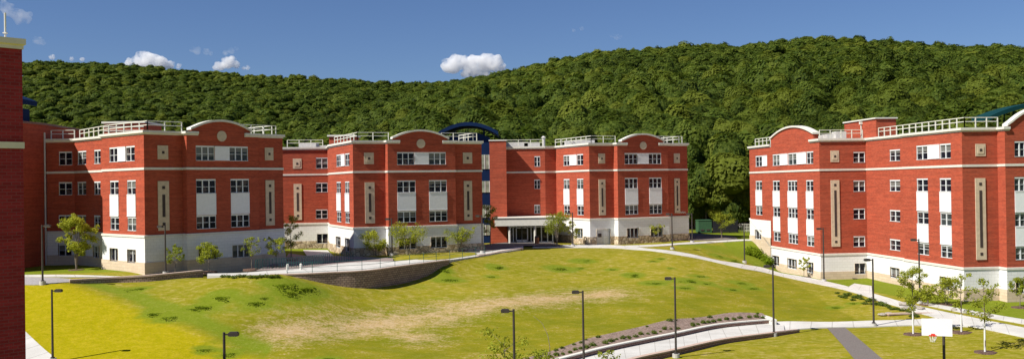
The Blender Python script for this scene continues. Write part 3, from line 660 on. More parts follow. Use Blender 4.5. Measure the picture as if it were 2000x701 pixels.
# brick stair tower and entrance canopy are parts of the hall
def prism(pts, z0, z1, top=True):
    mb=MB(); s=0
    for a,b in zip(pts,pts[1:]+pts[:1]):
        L=(Vector(b)-Vector(a)).length; mb.face([(*a,z0),(*b,z0),(*b,z1),(*a,z1)],[(s,z0),(s+L,z0),(s+L,z1),(s,z1)]); s+=L
    if top: mb.face([(*p,z1) for p in pts])
    return mb
def shift(mb,o): mb.v=[tuple(Vector(p)-o) for p in mb.v]; return mb
ta,tb=PD(957,128.5),PD(989.5,128.5)
shift(prism([tuple(ta),tuple(tb),(tb.x,135),(ta.x,135)],CZ-8.3,CZ+5.9),B3.o).build('stair_tower',M['brick'],B3.root)
shift(prism([(ta.x-.1,128.4),(tb.x+.1,128.4),(tb.x+.1,135),(ta.x-.1,135)],CZ+5.903,CZ+6.06),B3.o).build('tower_coping',M['trim'],B3.root)
c0,c1=PD(965,125.5),PD(1088,125.5)
mb=MB(); mb.box(((c0.x+c1.x)/2,128.1,CZ-5.0),(c1.x-c0.x,5.2,1.0)); mb.box(((c0.x+c1.x)/2,128.1,CZ-4.44),(c1.x-c0.x+.3,5.4,.1)); shift(mb,B3.o).build('entrance_canopy',M['trim'],B3.root)
gx0,gx1=PD(992,127.6).x,PD(1080,127.6).x
mb=MB(); mb.box(((gx0+gx1)/2,127.75,CZ-6.7),(gx1-gx0,.04,2.5)); shift(mb,B3.o).build('entrance_glass',M['glass'],B3.root)
mb=MB(); 
for px in (993,1001,1007,1018,1029,1036,1042,1056,1068,1078):
    x=PD(px,127.6).x; mb.box((x,127.66,CZ-6.7),(.13,.14,2.5))
mb.box(((gx0+gx1)/2,127.66,CZ-5.75),(gx1-gx0,.1,.12)); mb.box(((gx0+gx1)/2,127.66,CZ-7.85),(gx1-gx0,.1,.25))
shift(mb,B3.o).build('entrance_frame',M['frame'],B3.root)
for px in (1012.5,1023.5):
    x=PD(px,127.5).x; mb=MB()
    mb.box((x-.38,127.5,CZ-6.85),(.1,.1,2.1)); mb.box((x+.38,127.5,CZ-6.85),(.1,.1,2.1)); mb.box((x,127.5,CZ-5.85),(.86,.1,.1)); mb.box((x,127.5,CZ-7.65),(.86,.1,.4)); shift(mb,B3.o).build('entrance_door',M['white'],B3.root)
for px in (994,1043.5):
    x=PD(px,125.9).x; mb=MB(); mb.tube((x,125.9,CZ-8.1),(x,125.9,CZ-5.5),.16,.16,10); shift(mb,B3.o).build('canopy_column',M['trim'],B3.root)
# rooftop plant
mb=MB(); 
for px,d,w,h in ((1010,134,3.2,.9),(1040,134,2.2,.75)): x=PD(px,d).x; mb.box((x,d,CZ+5.0+h/2),(w,2,h))
shift(mb,B3.o).build('roof_unit',M['louver'],B3.root)
x=PD(1063,134).x; mb=MB(); mb.tube((x,134,CZ+4.8),(x,134,CZ+6.5),.22,.22,10); mb.tube((x,134,CZ+6.5),(x,134,CZ+6.75),.36,.1,10); shift(mb,B3.o).build('roof_vent',M['louver'],B3.root)
mb=MB(); x=PD(1135,128).x; mb.box((x,130,CZ+5.4),(4,2,.9)); shift(mb,B3.o).build('roof_unit',M['louver'],B3.root)
# --- right hall
C0=PD(1601,107.7); b_=norm((.994,.11)); a_=Vector((-b_.y,b_.x)); nb=Vector((b_.y,-b_.x)); na=-b_
R0=line_hit(C0,a_,1464.5); Rs=line_hit(C0,a_,1505); I1=line_hit(C0,b_,1692); I2=line_hit(I1,a_,1771.8); I2b=I2+na*.45; C5=line_hit(I2b,a_,1880)
Q1=line_hit(C5,b_,1949); Q1b=Q1+nb*1.15; Q2b=line_hit(Q1b,b_,2130); Q3=Q2b-nb*1
RB=Bld('residence_hall','large red brick residence hall on the right with one more floor than the others',[R0,Rs,C0,I1,I2,I2b,C5,Q1,Q1b,Q2b,Q3,Q3+a_*50,R0+b_*24],4.28,-8.5,-11.6,-10.45,zbs={0:-5.2,12:-5.2,11:-5.2},zgs={0:-7.4,12:-7.4})
R4=[(4.3,5.62),(7.6,8.9),(10.75,12.0)]; BR=(13.85,15.1)
RB.top_group(0,[(1475.6,1488.3)],.97,2.42,2); RB.panel(0,1488.8,1498.5,.99,2.40); RB.col(0,1476,1488.3,[(4.3,5.55),(7.6,8.85)]); RB.win(0,1475.8,1488.3,10.85,12.1,2,lintel=False,mid=False)
RB.top_group(1,[(1509,1523),(1539,1556),(1575,1588.5)],.97,2.42,2); RB.col(1,1509.5,1523,R4); RB.col(1,1538.5,1557,R4,3); RB.col(1,1574.5,1588.5,R4)
for p in((1509.5,1523,2),(1539,1557.5,3),(1577,1590,2)): RB.win(1,p[0],p[1],*BR,p[2],lintel=False,mid=False)
RB.medal(2,1622,1638.5); RB.strip(2,1623,1639.5,4.35,11.9)
for r in((1.15,2.4),(4.4,5.7),(7.6,8.85),(10.75,12.0)): RB.win(2,1666.6,1689.5,*r,2)
RB.win(2,1668,1689.5,13.85,15.1,2,lintel=False,mid=False)
for r in((1.15,2.4),(4.4,5.65),(7.65,8.9),(10.8,12.0)): RB.win(3,1737.7,1758,*r,2)
RB.win(3,1740,1758,13.85,15.0,2,lintel=False,mid=False)
RB.top_group(5,[(1789.8,1812),(1835.5,1857)],.97,2.42,2); RB.col(5,1790.5,1812.5,R4); RB.col(5,1835.5,1857.5,R4)
RB.win(5,1837,1858,*BR,2,lintel=False,mid=False)
RB.medal(6,1905,1924.6,1.15,2.3); RB.strip(6,1905,1924.6,4.35,12.0)
RB.top_group(8,[(1981.5,2012),(2055,2085)],.97,2.42,3); RB.col(8,1981.5,2012,R4,3); RB.col(8,2055,2085,R4,3)
RB.win(8,1982,2010,*BR,3,lintel=False,mid=False)
RB.arch(1,1506.5,1591,1.0,1.1,None,so=(RB.s_at(1,1506.8),RB.s_at(1,1590)))
RB.arch(8,1967,2105,.45,1.6,None)
RB.shell(gaps=[(1,.15,RB.s_at(1,1583)),(8,RB.s_at(8,1973),RB.s_at(8,2100))])
RB.rail([(RB.inset(0,.3),RB.inset(0,(Rs-R0).length-.3)),(RB.inset(2,.4),RB.inset(2,(I1-C0).length)),(RB.inset(3,-.3,.35),RB.inset(3,(I2-I1).length,.35)),(RB.inset(5,.1),C5-na*.75-nb*.75),(C5-na*.75-nb*.75,RB.inset(8,RB.s_at(8,1975),1.9)),(RB.inset(11,30),RB.inset(11,44))],.85,step=1.25)
# penthouse
hA=PD(1651,118); hB=PD(1711,104); hB=Vector((hA.x+1.5,105)); 
hB=line_hit(PD(1713,106),a_,1713); hA=line_hit(hB,a_,1651); hC=line_hit(hB,b_,1752)
zpent=117/F*hB.y
pp=[hA,hB,hC,hC+(hA-hB)]
shift(prism([tuple(p) for p in pp],CZ+4.25,CZ+zpent),RB.o).build('penthouse',M['brick'],RB.root)
e=.14; q=[hA+na*e+a_*e,hB+na*e+nb*e,hC-na*e+nb*e,hC+(hA-hB)-na*e+a_*e]
mbx=prism([tuple(p) for p in q],CZ+zpent+.003,CZ+zpent+.15); shift(mbx,RB.o).build('penthouse_coping',M['trim'],RB.root)
mid=line_hit(hB,a_,1685)+na*.08; mb=MB(); mb.tube((mid.x,mid.y,CZ+4.3),(mid.x,mid.y,CZ+zpent-.3),.07,.07,8); mb.box((mid.x,mid.y,CZ+zpent-.25),(.35,.35,.3)); shift(mb,RB.o).build('downpipe',M['trim'],RB.root)
mb=MB(); 
for px,d,w,l,h in ((1625,112,1.9,3,1.0),(1640,110.5,1.2,1.5,1.25),(1608,113,1,2,.9)): x=PD(px,d).x; mb.box((x,d,CZ+4.3+h/2),(w,l,h))
shift(mb,RB.o).build('roof_unit',M['louver'],RB.root)
# penthouses on the left and middle halls
def pent(B,pxa,pxb,d,dep,z,mat,bands=False):
    A=PD(pxa,d); Bp=PD(pxb,d); t=B.t(3); rz=math.atan2(t.y,t.x)
    pts=[A,Bp,Bp+Vector((0,dep)),A+Vector((0,dep))]
    shift(prism([tuple(p) for p in pts],B.zt,CZ+z),B.o).build('penthouse',M[mat],B.root)
    e=.2; shift(prism([(pts[0].x-e,pts[0].y-e),(pts[1].x+e,pts[1].y-e),(pts[2].x+e,pts[2].y+e),(pts[3].x-e,pts[3].y+e)],CZ+z+.003,CZ+z+.2),B.o).build('penthouse_coping',M['trim'],B.root)
    if bands:
        for zz in (.35,.75): 
            mb=MB(); mb.box(((A.x+Bp.x)/2,d-.03,CZ+z-zz),(Bp.x-A.x+.04,.05,.1)); shift(mb,B.o).build('penthouse_band',M['trim'],B.root)
pent(B1,205,282,98,5,6.9,'brick',True)
pent(B2,644,692,119.5,4,6.35,'brick')
mb=MB()
for px,d,w,h in ((605,126,2.2,1.0),(622,127,2.6,.7)): x=PD(px,d).x; mb.box((x,d,CZ+4.85+h/2),(w,2,h))
shift(mb,B2.o).build('roof_unit',M['louver'],B2.root)

# --- dark wing beside the left hall, near building at the left edge
W=Bld('brick_wing','dark red brick wing in shade between the near building and the left residence hall',[Vector((-58,91)),Vector((-50.7,91)),PD(88.5,100.4)+Vector((0,-.02)),Vector((-50.5,112)),Vector((-62,112))],7.0,-12,-7.8,-12.2)  # hidden front end lengthened to cast shade on the left hall
W.ring('brick_wall',0,CZ-9,W.zt,W.brick); W.sweep('coping',[(-.2,0),(.15,0),(.15,.2),(-.2,.2)],W.zt+.003,M['wallbrick'])
mb=MB(); mb.face([Vector((*p,W.zt+.02))-W.o for p in W.P]); mb.build('roof',M['roof'],W.root)
p=W.pt(1,(W.P[2]-W.P[1]).length-.12,0,.08); mb=MB(); mb.tube((p.x,p.y,CZ-7.8-W.o.z),(p.x,p.y,CZ+6.2-W.o.z),.09,.09,8); mb.build('downpipe',M['louver'],W.root)
bn=norm((1650,1850)); Cn=PD(46.3,33); an=Vector((-bn.y,bn.x))
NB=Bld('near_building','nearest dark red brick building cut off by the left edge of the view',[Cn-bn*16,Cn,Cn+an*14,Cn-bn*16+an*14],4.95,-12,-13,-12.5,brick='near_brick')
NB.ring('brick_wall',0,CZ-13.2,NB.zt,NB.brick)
NB.sweep('band_course',[(-.01,-.12),(.035,-.12),(.035,.1),(-.01,.1)],CZ+1.62,M['trim'])
NB.sweep('cornice',[(-.2,0),(.04,0),(.04,.12),(.1,.16),(.1,.36),(-.2,.36)],NB.zt+.002,M['trim'])
mb=MB(); mb.face([Vector((*p,NB.zt+.02))-NB.o for p in NB.P]); mb.build('roof',M['roof'],NB.root)
q=Cn-bn*.45-Vector((bn.y,-bn.x))*.25; mb=MB(); mb.tube((q.x-NB.o.x,q.y-NB.o.y,NB.zt-NB.o.z),(q.x-NB.o.x,q.y-NB.o.y,CZ+6.2-NB.o.z),.035,.035,8); mb.box((q.x-NB.o.x,q.y-NB.o.y,NB.zt+.55-NB.o.z),(.12,.12,.04)); mb.build('roof_post',M['trim'],NB.root)

# --- metal clad towers with arched roofs
def tower(px0,px1,d,dep,zw,zc,mat,label,cx0,cx1,zend,zmid,winpx=None):
    A,Bp=PD(px0,d),PD(px1,d); root=empty('metal_tower',(A.x,d,CZ-8),label,'tower'); o=root.location.copy(); n=14
    mb=MB(); w=Bp.x-A.x
    top=[(A.x+w*k/n, CZ+zw+(zc-zw)*(1-((k/n-.5)*2)**2)) for k in range(n+1)]
    f=[(A.x,CZ-8.2)]+top+[(Bp.x,CZ-8.2)]
    mb.face([(x,d,z) for x,z in f][::-1]); mb.face([(x,d+dep,z) for x,z in f])
    for (x0,z0),(x1,z1) in zip(f[:-1],f[1:]): mb.face([(x0,d,z0),(x0,d+dep,z0),(x1,d+dep,z1),(x1,d,z1)])
    shift(mb,o).build('wall',M[mat],root)
    X0,X1=PD(cx0,d-1).x,PD(cx1,d-1).x; mb=MB(); P=[(X0+(X1-X0)*k/20,CZ+zend+(zmid-zend)*(1-((k/20-.5)*2)**2)) for k in range(21)]
    for (x0,z0),(x1,z1) in zip(P[:-1],P[1:]):
        q=[(x0,d-1,z0),(x1,d-1,z1),(x1,d-1,z1+.5),(x0,d-1,z0+.5)]; r=[(x,d+dep+1,z) for x,_,z in q]
        mb.face(q);mb.face(r[::-1]);mb.face([q[3],q[2],r[2],r[3]]);mb.face([q[1],q[0],r[0],r[1]])
    for q in (P[0],P[-1]): mb.face([(q[0],d-1,q[1]),(q[0],d-1,q[1]+.5),(q[0],d+dep+1,q[1]+.5),(q[0],d+dep+1,q[1])])
    shift(mb,o).build('arched_roof',M[mat],root)
    for fx in (.15,.85):
        for dy in (.4,dep-.4):
            mb=MB(); x=A.x+w*fx; mb.tube((x,d+dy,CZ+zw),(x,d+dy,CZ+zend+(zmid-zend)*.7),.09,.09,6); shift(mb,o).build('roof_strut',M[mat],root)
    if winpx:
        for za,zb_ in ((4.1,2.15),(.5,-1.05),(-2.8,-4.5),(-5.5,-6.9)):
            a,b=PD(winpx[0],d).x,PD(winpx[1],d).x; mb=MB(); mb.box(((a+b)/2,d-.03,CZ+(za+zb_)/2),(b-a,.08,za-zb_)); wn=shift(mb,o).build('window',M['pale_glass'],root)
            mb=MB()
            for k in range(5): mb.box((a+(b-a)*k/4,d-.09,CZ+(za+zb_)/2),(.08,.06,za-zb_))
            shift(mb,o).build('frame',M['frame'],wn); wn.children[0].location=(0,0,0)
tower(878,958,130,4.5,6.4,7.25,'blue','dark navy metal tower with arched roof behind the middle residence hall',857,974,6.75,8.05,(922,956))
tower(1960,2125,118,3,4.4,4.9,'teal','teal arched roof of a tower rising behind the right residence hall',1938,2190,7.1,8.85)
tower(-215,-23,91.3,8,8.6,9.0,'blue','dark arched roof tip showing behind the near building at far left',-240,-28,9.0,10.2)  # only the roof tip shows; unseen body sized to shade the left hall

# ------------------------------------------------------------------ street lamps
def lamp_proto(H, label):
    r=empty('street_lamp',(0,0,0),label,'street lamp','lamps along the walks'); k=[]
    mb=MB(); mb.tube((0,0,-.6),(0,0,.28),.28,.26,14); k.append(mb.build('base',M['polebase'],r))
    mb=MB(); mb.tube((0,0,.28),(0,0,.36),.16,.15,10); mb.tube((0,0,.36),(0,0,H),.085,.065,10); mb.box((-.16,0,H-.11),(.3,.07,.07)); k.append(mb.build('pole',M['pole'],r))
    mb=MB(); mb.box((-.48,0,H-.10),(.48,.30,.16)); mb.box((-.48,0,H-.005),(.38,.22,.05)); k.append(mb.build('lamp_head',M['pole'],r))
    mb=MB(); mb.box((-.48,0,H-.19),(.38,.22,.03)); ln=mb.build('lens',M['frame'],k[-1])
    kids[r.name]=k; kids[k[-1].name]=[ln]; return r
pt_,ps_=None,None; 
LAMPS=[ # px, base row (or None and depth), height, heading, label
 ((1320,697),5.8,0,'dark lamp post on white footing on the front lawn below the curb wall'),
 ((1511,656),5.75,0,'dark lamp post standing where the brick curb wall ends'),
 ((1706,637),5.7,0,'dark lamp post beside the asphalt path opening'),
 ((1796,592),6.0,0,'lamp post behind the leafy sapling, in front of the right hall'),
 ((1609,549.5),5.95,0,'lamp post at the near corner of the right residence hall'),
 ((1454,513),4.75,0,'lamp post on the grass bank left of the right hall'),
 ((1313,487),4.4,0,'lamp post by the walk before the right end of the farthest hall'),
 ((1352,474),3.9,0,'lamp post at the corner of the farthest hall by the dark road'),
 ((1119,481),4.3,0,'lamp post in front of the leafy tree near the main entrance'),
 ((942,494),4.35,0,'lamp post at the right end of the middle hall'),
 ((766,499),4.2,0,'lamp post before the bright corner strip of the middle hall'),
 ((324,535.8),4.5,0,'lamp post in front of the stone strip of the left hall'),
 ((84,555),5.1,math.pi,'lamp post on the shaded road at far left')]
def lamp_at(loc,H,rz,label):
    r=lamp_proto(H,label); r.location=loc; r.rotation_euler=(0,0,rz)
for (q,H,rz,lb) in LAMPS: lamp_at((PZ(*q,-7.8) if q[0]==324 else G(*q)),H,rz+random.uniform(-.15,.15),lb)
for px,top,H,rz,lb in ((1003,603,5.8,0,'lamp post rising from below the view in front of the worn straw-coloured patch'),(1138,567,5.8,0,'lamp post in front of the brick garden wall, its foot below the view'),(438,648,5.8,math.pi,'lamp head at the bottom edge pointing right over the yellow lawn')):
    zr=-13+H+.1 if px!=98 else -12.9+H; d=-zr*F/(top-hz(px)); x=uu(px,top)/F*d; lamp_at((x,d,CZ+zr-H),H,rz,lb)

g=G(104,706); lamp_at((g.x,g.y,g.z),5.15,math.pi,'lamp post before the yellow slope at the left edge')
# ------------------------------------------------------------------ foliage
def leaf_cloud(centers, radii, n, size, flat=.75, seed=0, up=.35):
    r=np.random.default_rng(seed); centers=np.array(centers); radii=np.array(radii)
    k=r.choice(len(centers),n,p=radii**2/np.sum(radii**2)); d=r.normal(size=(n,3)); d/=np.linalg.norm(d,axis=1)[:,None]
    rad=radii[k]*(r.random(n)**.45); p=centers[k]+d*rad[:,None]*np.array([1,1,flat])
    nn=d*.9+r.normal(size=(n,3))*.55+np.array([0,0,up]); nn/=np.linalg.norm(nn,axis=1)[:,None]
    u=np.cross(nn,r.normal(size=(n,3))); u/=np.linalg.norm(u,axis=1)[:,None]; v=np.cross(nn,u)
    s=size*(.6+.8*r.random(n))[:,None]; q=np.stack([p-u*s,p-v*s*.6,p+u*s,p+v*s*.6],1)
    return q.reshape(-1,3)
def quad_mesh(name, V, mat):
    me=bpy.data.meshes.new(name); n=len(V)//4
    me.vertices.add(len(V)); me.vertices.foreach_set('co',V.astype(np.float32).ravel())
    me.loops.add(len(V)); me.loops.foreach_set('vertex_index',np.arange(len(V),dtype=np.int32))
    me.polygons.add(n); me.polygons.foreach_set('loop_start',np.arange(0,len(V),4,dtype=np.int32))
    me.materials.append(mat); me.update(calc_edges=True); me.validate(); return me
def sapling(name, loc, H, R, n, label, size=.09, trunk=.35, seed=0, guard=False, mulch=True, group=None, mat='leaf', cat='tree', multi=1, sparse=.55, lean=0):
    r=random.Random(seed); root=empty(name,loc,label,cat,group); mb=MB(); cs=[];rs=[]
    for m_ in range(multi):
        ang=r.uniform(0,6.28); base=Vector((0,0,-.1)); tip=Vector((math.cos(ang)*R*.25*(multi>1)+lean,math.sin(ang)*R*.25*(multi>1),H*.93))
        pts=[base.lerp(tip,k/6)+Vector((r.uniform(-.04,.04)*H*.2,r.uniform(-.04,.04)*H*.2,0))*(k>0) for k in range(7)]
        r0=.010*H+.016
        for k in range(6): mb.tube(pts[k],pts[k+1],r0*(1-k/7),r0*(1-(k+1)/7),6)
        for b in range(9 if multi==1 else 5):
            f=trunk+(1-trunk)*(b+.3)/9.5 if multi==1 else trunk+(1-trunk)*r.random()*.9
            p=base.lerp(tip,f); a=b*2.4+ang; L=R*(1.05-.55*abs((f-trunk)/(1-trunk)-.35))*r.uniform(.7,1.1)
            e=p+Vector((math.cos(a)*L,math.sin(a)*L,L*.65)); mb.tube(p,p.lerp(e,.5)+Vector((0,0,.03)),.012*H*.5+.006,.008,5); mb.tube(p.lerp(e,.5)+Vector((0,0,.03)),e,.012,.006,5)
            for q in (.5,.8,1.0): cs.append(tuple(p.lerp(e,q)+Vector((r.uniform(-.2,.2)*R,r.uniform(-.2,.2)*R,r.uniform(-.1,.15)*R)))); rs.append(R*r.uniform(.18,.36)*sparse*1.6)
        cs.append(tuple(tip)); rs.append(R*.3*sparse*1.6)
    if loc[2]-0>-5: mb.build('trunk',M['bark'],root)
    if guard: g=MB(); g.tube((0,0,.02),(0,0,trunk*H*.98),.078,.062,8); g.build('trunk_guard',M['guard'],root)
    if mulch:
        g=MB(); rr=.75; g.face([(rr*math.cos(k*.45)*(1+.1*math.sin(k*3)),rr*math.sin(k*.45),.05) for k in range(14)]); 
        for k in range(14): g.face([(rr*math.cos(k*.45)*(1+.1*math.sin(k*3)),rr*math.sin(k*.45),.05),(rr*1.15*math.cos(k*.45),rr*1.15*math.sin(k*.45),-.12),(rr*1.15*math.cos(k*.45+.45),rr*1.15*math.sin(k*.45+.45),-.12),(rr*math.cos(k*.45+.45)*(1+.1*math.sin((k+1)*3)),rr*math.sin(k*.45+.45),.05)])
        g.build('mulch_ring',M['mulch'],root)
    link('crown',quad_mesh('crown',leaf_cloud(cs,rs,n,size,seed=seed),M[mat]),root); return root
TR=[ # px, base row, top row, crown width px, leaves, label, opts
 (150,527,424,62,3000,'tall yellow-green multi-stem tree on the shaded corner lawn at left',dict(multi=4,trunk=.25,sparse=.6,size=.09)),
 (343,534,482,42,420,'thin sapling before the shaded base, just right of the lamp by the left hall',{}),
 (408,530.5,478,44,900,'yellow-green sapling in front of the first ground window of the left hall',dict(sparse=.7)),
 (492,525.5,462,40,300,'sparse grey-green sapling before the second ground window of the left hall',{}),
 (540,521,466,46,700,'dark sapling at the right end of the left hall',{}),
 (569,508,418,36,1100,'tall slim tree between the left hall and the link wing',dict(trunk=.3,sparse=.85,size=.065)),
 (735,500,452,46,1300,'bushy yellow-green tree before the stone strip of the middle hall',dict(multi=3,trunk=.2,sparse=.7)),
 (797,498,448,66,1300,'wide yellow-green tree before the left ground window of the middle hall',dict(multi=3,trunk=.3,sparse=.65)),
 (904,492,452,54,1000,'yellow-green sapling before the right step of the middle hall',dict(multi=2,trunk=.35,sparse=.6)),
 (958,482,398,30,1300,'tall shaded tree beside the navy tower',dict(trunk=.35,sparse=.85,size=.065)),
 (1088,480,418,52,1700,'large leafy tree partly hiding the white entrance canopy',dict(multi=3,trunk=.25,sparse=.65)),
 (1117,479,432,32,600,'smaller leafy tree right beside the lamp near the entrance',dict(multi=2,trunk=.3)),
 (1234,474,440,30,480,'small pale green tree before the left ground window of the farthest hall',dict(sparse=.6)),
 (1281,473,440,34,480,'small pale green tree before the right ground window of the farthest hall',dict(sparse=.6)),
 (1410,466,418,44,1500,'leafy tree in front of the dark screen by the road',dict(multi=2,sparse=.8,trunk=.3)),
 (1570,541,502,22,420,'little yellow-green tree before the tall side of the right hall',dict(trunk=.3)),
 (1783,652,522,66,2300,'leafy sapling with white trunk guard behind the backboard',dict(guard=True,sparse=.66,trunk=.38,size=.06)),
 (1877,648,530,42,330,'slender bare-looking sapling with white trunk guard right of the backboard',dict(guard=True,trunk=.3,sparse=.6)),
 (1923,687,542,62,620,'nearest sapling with round mulch ring and white trunk guard at lower right',dict(guard=True,trunk=.4,sparse=.75)),
 (1848,594,548,54,1100,'bushy shrub-like tree under the ground window of the right hall',dict(multi=3,trunk=.12,sparse=.7)),
 (1992,600,540,44,600,'small tree at the right edge before the right hall',dict(trunk=.3)),
 (1812,594,556,34,500,'low multi-stem tree at the foot of the right hall behind the lamp post',dict(multi=3,trunk=.12)),
]
for i,(px,by,ty,wpx,n,lb,op) in enumerate(TR):
    g=PZ(px,by,-7.85) if 300<px<560 else G(px,by); H=(by-ty)/F*g.y; R=wpx/F*g.y/2
    o=dict(size=.075); o.update(op); sapling('young_tree',g,H,R,int(n*1.9),lb,seed=i+3,mulch=by>505 or i>15,group=None,**o)
for px,ty,d,wpx,n,lb in ((985,655,56,95,1100,'bright yellow-green tree top left of the lamp at the bottom edge'),(1052,682,58,60,600,'bright tree top rising before the planted bed at the bottom edge'),(1187,680,58,44,420,'small bright tree top against the white lower walk')):
    x=uu(px,ty)/F*d; zt=CZ-(ty-hz(px))/F*d; z0=gz(x,d); sapling('young_tree',(x,d,z0),zt-z0,wpx/F*d/2,n,lb,seed=int(px),size=.08,sparse=.8)
# bent bare sapling stem
g=G(1074,700); root=empty('bare_sapling',g,'thin bent bare sapling stem leaning left beside the bed','sapling')
P=[Vector((0,0,-.1)),Vector((.0,0,.9)),Vector((-.12,.3,1.7)),Vector((-.5,.7,2.5)),Vector((-1.15,1.1,3.0))]; mb=MB()
for k in range(4): mb.tube(P[k],P[k+1],.03-.005*k,.025-.005*k,5)
mb.build('stem',M['bark'],root)
# shrubs in the bed and other low plants
def bush_proto(n,R,size,seed,mat): 
    return quad_mesh('foliage',leaf_cloud([(0,0,R*.5),(R*.5,0,R*.35),(-R*.45,.2*R,R*.35),(0,-R*.4,R*.3)],[R*.7,R*.5,R*.5,R*.5],n,size,.8,seed),M[mat])
bushes=[bush_proto(260,.5,.07,s,'shrub') for s in range(4)]; bank_bushes=[bush_proto(420,.5,.05,s+9,'weed') for s in range(3)]
k=0
for i in range(1,40,1):
    for row,pr in ((3,.9),(3,.6),(1,.4)):
        if random.random()>pr: continue
        r=bed_rows[i]; p=r[row].lerp(r[row-1],random.random()*.5)
        o=link('shrub',random.choice(bushes),None,p,random.uniform(0,6)); s=random.uniform(.32,.7); o.scale=(s,s,s*random.uniform(.7,1))
        tag(o,'low green shrub in the planted bed above the brick garden wall','shrub','shrubs in the planted bed')
for k in range(26):      # shrub row along the main walk
    t_=k/25; px=1635+t_*150; py=571+t_*44+random.uniform(-4,7); g=G(px,py)
    o=link('shrub',random.choice(bushes),None,g,random.uniform(0,6)); s=random.uniform(.5,1.0); o.scale=(s*1.2,s*1.2,s*.7)
    tag(o,'low green ground plant along the lawn edge of the long walk','shrub','plants edging the long walk')
for k in range(13):      # low hedge at the top of the slope left
    px=415+k*10.5; g=G(px,541+random.uniform(-1,2)); o=link('shrub',random.choice(bushes),None,g,random.uniform(0,6)); o.scale=(.8,.8,.55)
    tag(o,'low green plant in the row at the top of the left slope','shrub','plants in the row along the white walk')
for px,py in ((1462,497),(1472,500),(1480,503),(1490,507),(1468,492),(1482,496),(1496,512),(1500,516)):
    g=G(px,py); o=link('shrub',random.choice(bank_bushes),None,g,random.uniform(0,6)); s=random.uniform(1.6,2.4); o.scale=(s,s,s*1.0)
    tag(o,'tall green bush against the left end of the right hall','shrub','bushes on the bank by the right hall')
weeds=[quad_mesh('clump',leaf_cloud([(x*.62,y*.45,.0) for x,y in np.random.default_rng(s).uniform(-1,1,(9,2))],[.42]*9,420,.055,.5,s,up=1.6),M['weed']) for s in range(4)]
for px,py,s in WEEDS:
    g=G(px,py); o=link('weed_clump',random.choice(weeds),None,g+Vector((0,0,.02)),random.uniform(0,6)); o.scale=(s*.75,s*.75,s*.17)
    tag(o,'dark green weed clump growing in the lawn','weed clump','weed clumps scattered over the lawn')
def rock_mesh(seed,lowpoly=False):
    bm=bmesh.new(); bmesh.ops.create_icosphere(bm,subdivisions=2,radius=1); r=random.Random(seed); ph=[r.uniform(0,6) for _ in range(6)]
    for v in bm.verts:
        c=v.co; k=1+.16*math.sin(c.x*3+ph[0])+.14*math.sin(c.y*4+ph[1])+.12*math.sin(c.z*3+ph[2]); v.co=c*k; v.co.z*=.7
    me=bpy.data.meshes.new('boulder'); bm.to_mesh(me); bm.free(); me.materials.append(M['rock']); return me
rocks=[rock_mesh(i) for i in range(4)]
for px,py,s in ((1768,597,.75),(1766,605,.6),(1787,601,.6),(1797,604,.5),(1722,616,.5),(1735,613,.45),(1862,606,.4),(1893,612,.5),(1912,615,.5),(1930,618,.55)):
    g=G(px,py); o=link('boulder',random.choice(rocks),None,g+Vector((0,0,s*.2)),random.uniform(0,6)); s*=.65; o.scale=(s,s,s*.7); tag(o,'pale boulder beside the long walk before the right hall','boulder','boulders along the walk')
# ------------------------------------------------------------------ basketball hoop
gx_,gd=uu(1843,700)/F*63,63.; root=empty('basketball_hoop',(gx_,gd,gz(gx_,gd)),'white basketball backboard with red rim on a dark pole','basketball hoop'); z0=gz(gx_,gd)
def zpix(py,px,d): return CZ-(py-hz(px))/F*d-z0
zt,zb_=zpix(622,1829,gd-1.2),zpix(655,1829,gd-1.2); bx=uu(1829,640)/F*(gd-1.2)-gx_; bw=1.83; RT=Matrix.Translation((bx,-1.2,0))@Matrix.Rotation(-.36,4,'Z')@Matrix.Translation((-bx,1.2,0))
def tn_(m): m.v=[tuple(RT@Vector(p)) for p in m.v]; return m
mb=MB(); mb.tube((0,0,-.3),(0,0,zb_+.35),.09,.09,10); mb.tube((0,0,zb_+.2),(bx+.1,-1.15,zb_+.3),.05,.05,8); mb.build('pole',M['pole'],root)
mb=MB(); mb.box((bx,-1.2,(zt+zb_)/2),(bw,.06,zt-zb_)); bd=tn_(mb).build('backboard',M['board'],root)
hx=uu(1824,655)/F*(gd-1.4)-gx_; mb=MB(); 
ring=[(hx+.23*math.cos(k*math.pi/8),-1.5+.23*math.sin(k*math.pi/8),zb_+.05) for k in range(17)]; mb.path([Vector(p) for p in ring],.025); mb.box((hx+.02,-1.255,zb_+.06),(.22,.05,.16)); tn_(mb).build('rim',M['rim'],root)
mb=MB()
for k in range(8):
    a=k*math.pi/4
    for s_ in(.35,-.35): mb.tube((hx+.23*math.cos(a),-1.5+.23*math.sin(a),zb_+.03),(hx+.13*math.cos(a+s_),-1.5+.13*math.sin(a+s_),zb_-.36),.01,.01,4)
tn_(mb).build('net',M['board'],root)
# ------------------------------------------------------------------ service yard behind
def at_g(px,py,d=None): return G(px,py)
g=PD(1376,147); z0=gz(g.x,147); root=empty('waste_container',(g.x,g.y,z0),'green metal container with dark openings by the road','container')
mb=MB(); mb.box((0,1.2,1.05),(2.05,2.4,1.9)); mb.box((0,1.2,1.98),(2.15,2.5,.1)); mb.build('body',M['green_metal'],root)
for x in(-.45,.45): mb=MB(); mb.box((x,-.02,.5),(.5,.08,.22)); mb.build('opening',M['hole'],root)
for x in(-.7,.7): mb=MB(); mb.box((x,1.2,.07),(.15,2,.15)); mb.build('skid',M['hole'],root)
a,bq=PD(1391,146.5),PD(1441,146.5); root=empty('screen_fence',(a.x,a.y,z0),'dark screen fence right of the green container','fence'); L=bq.x-a.x
mb=MB()
for k in range(int(L/.16)): mb.box((.08+k*.16,0,1.0),(.145,.05,1.8))
mb.build('fence_panel',M['black_metal'],root)
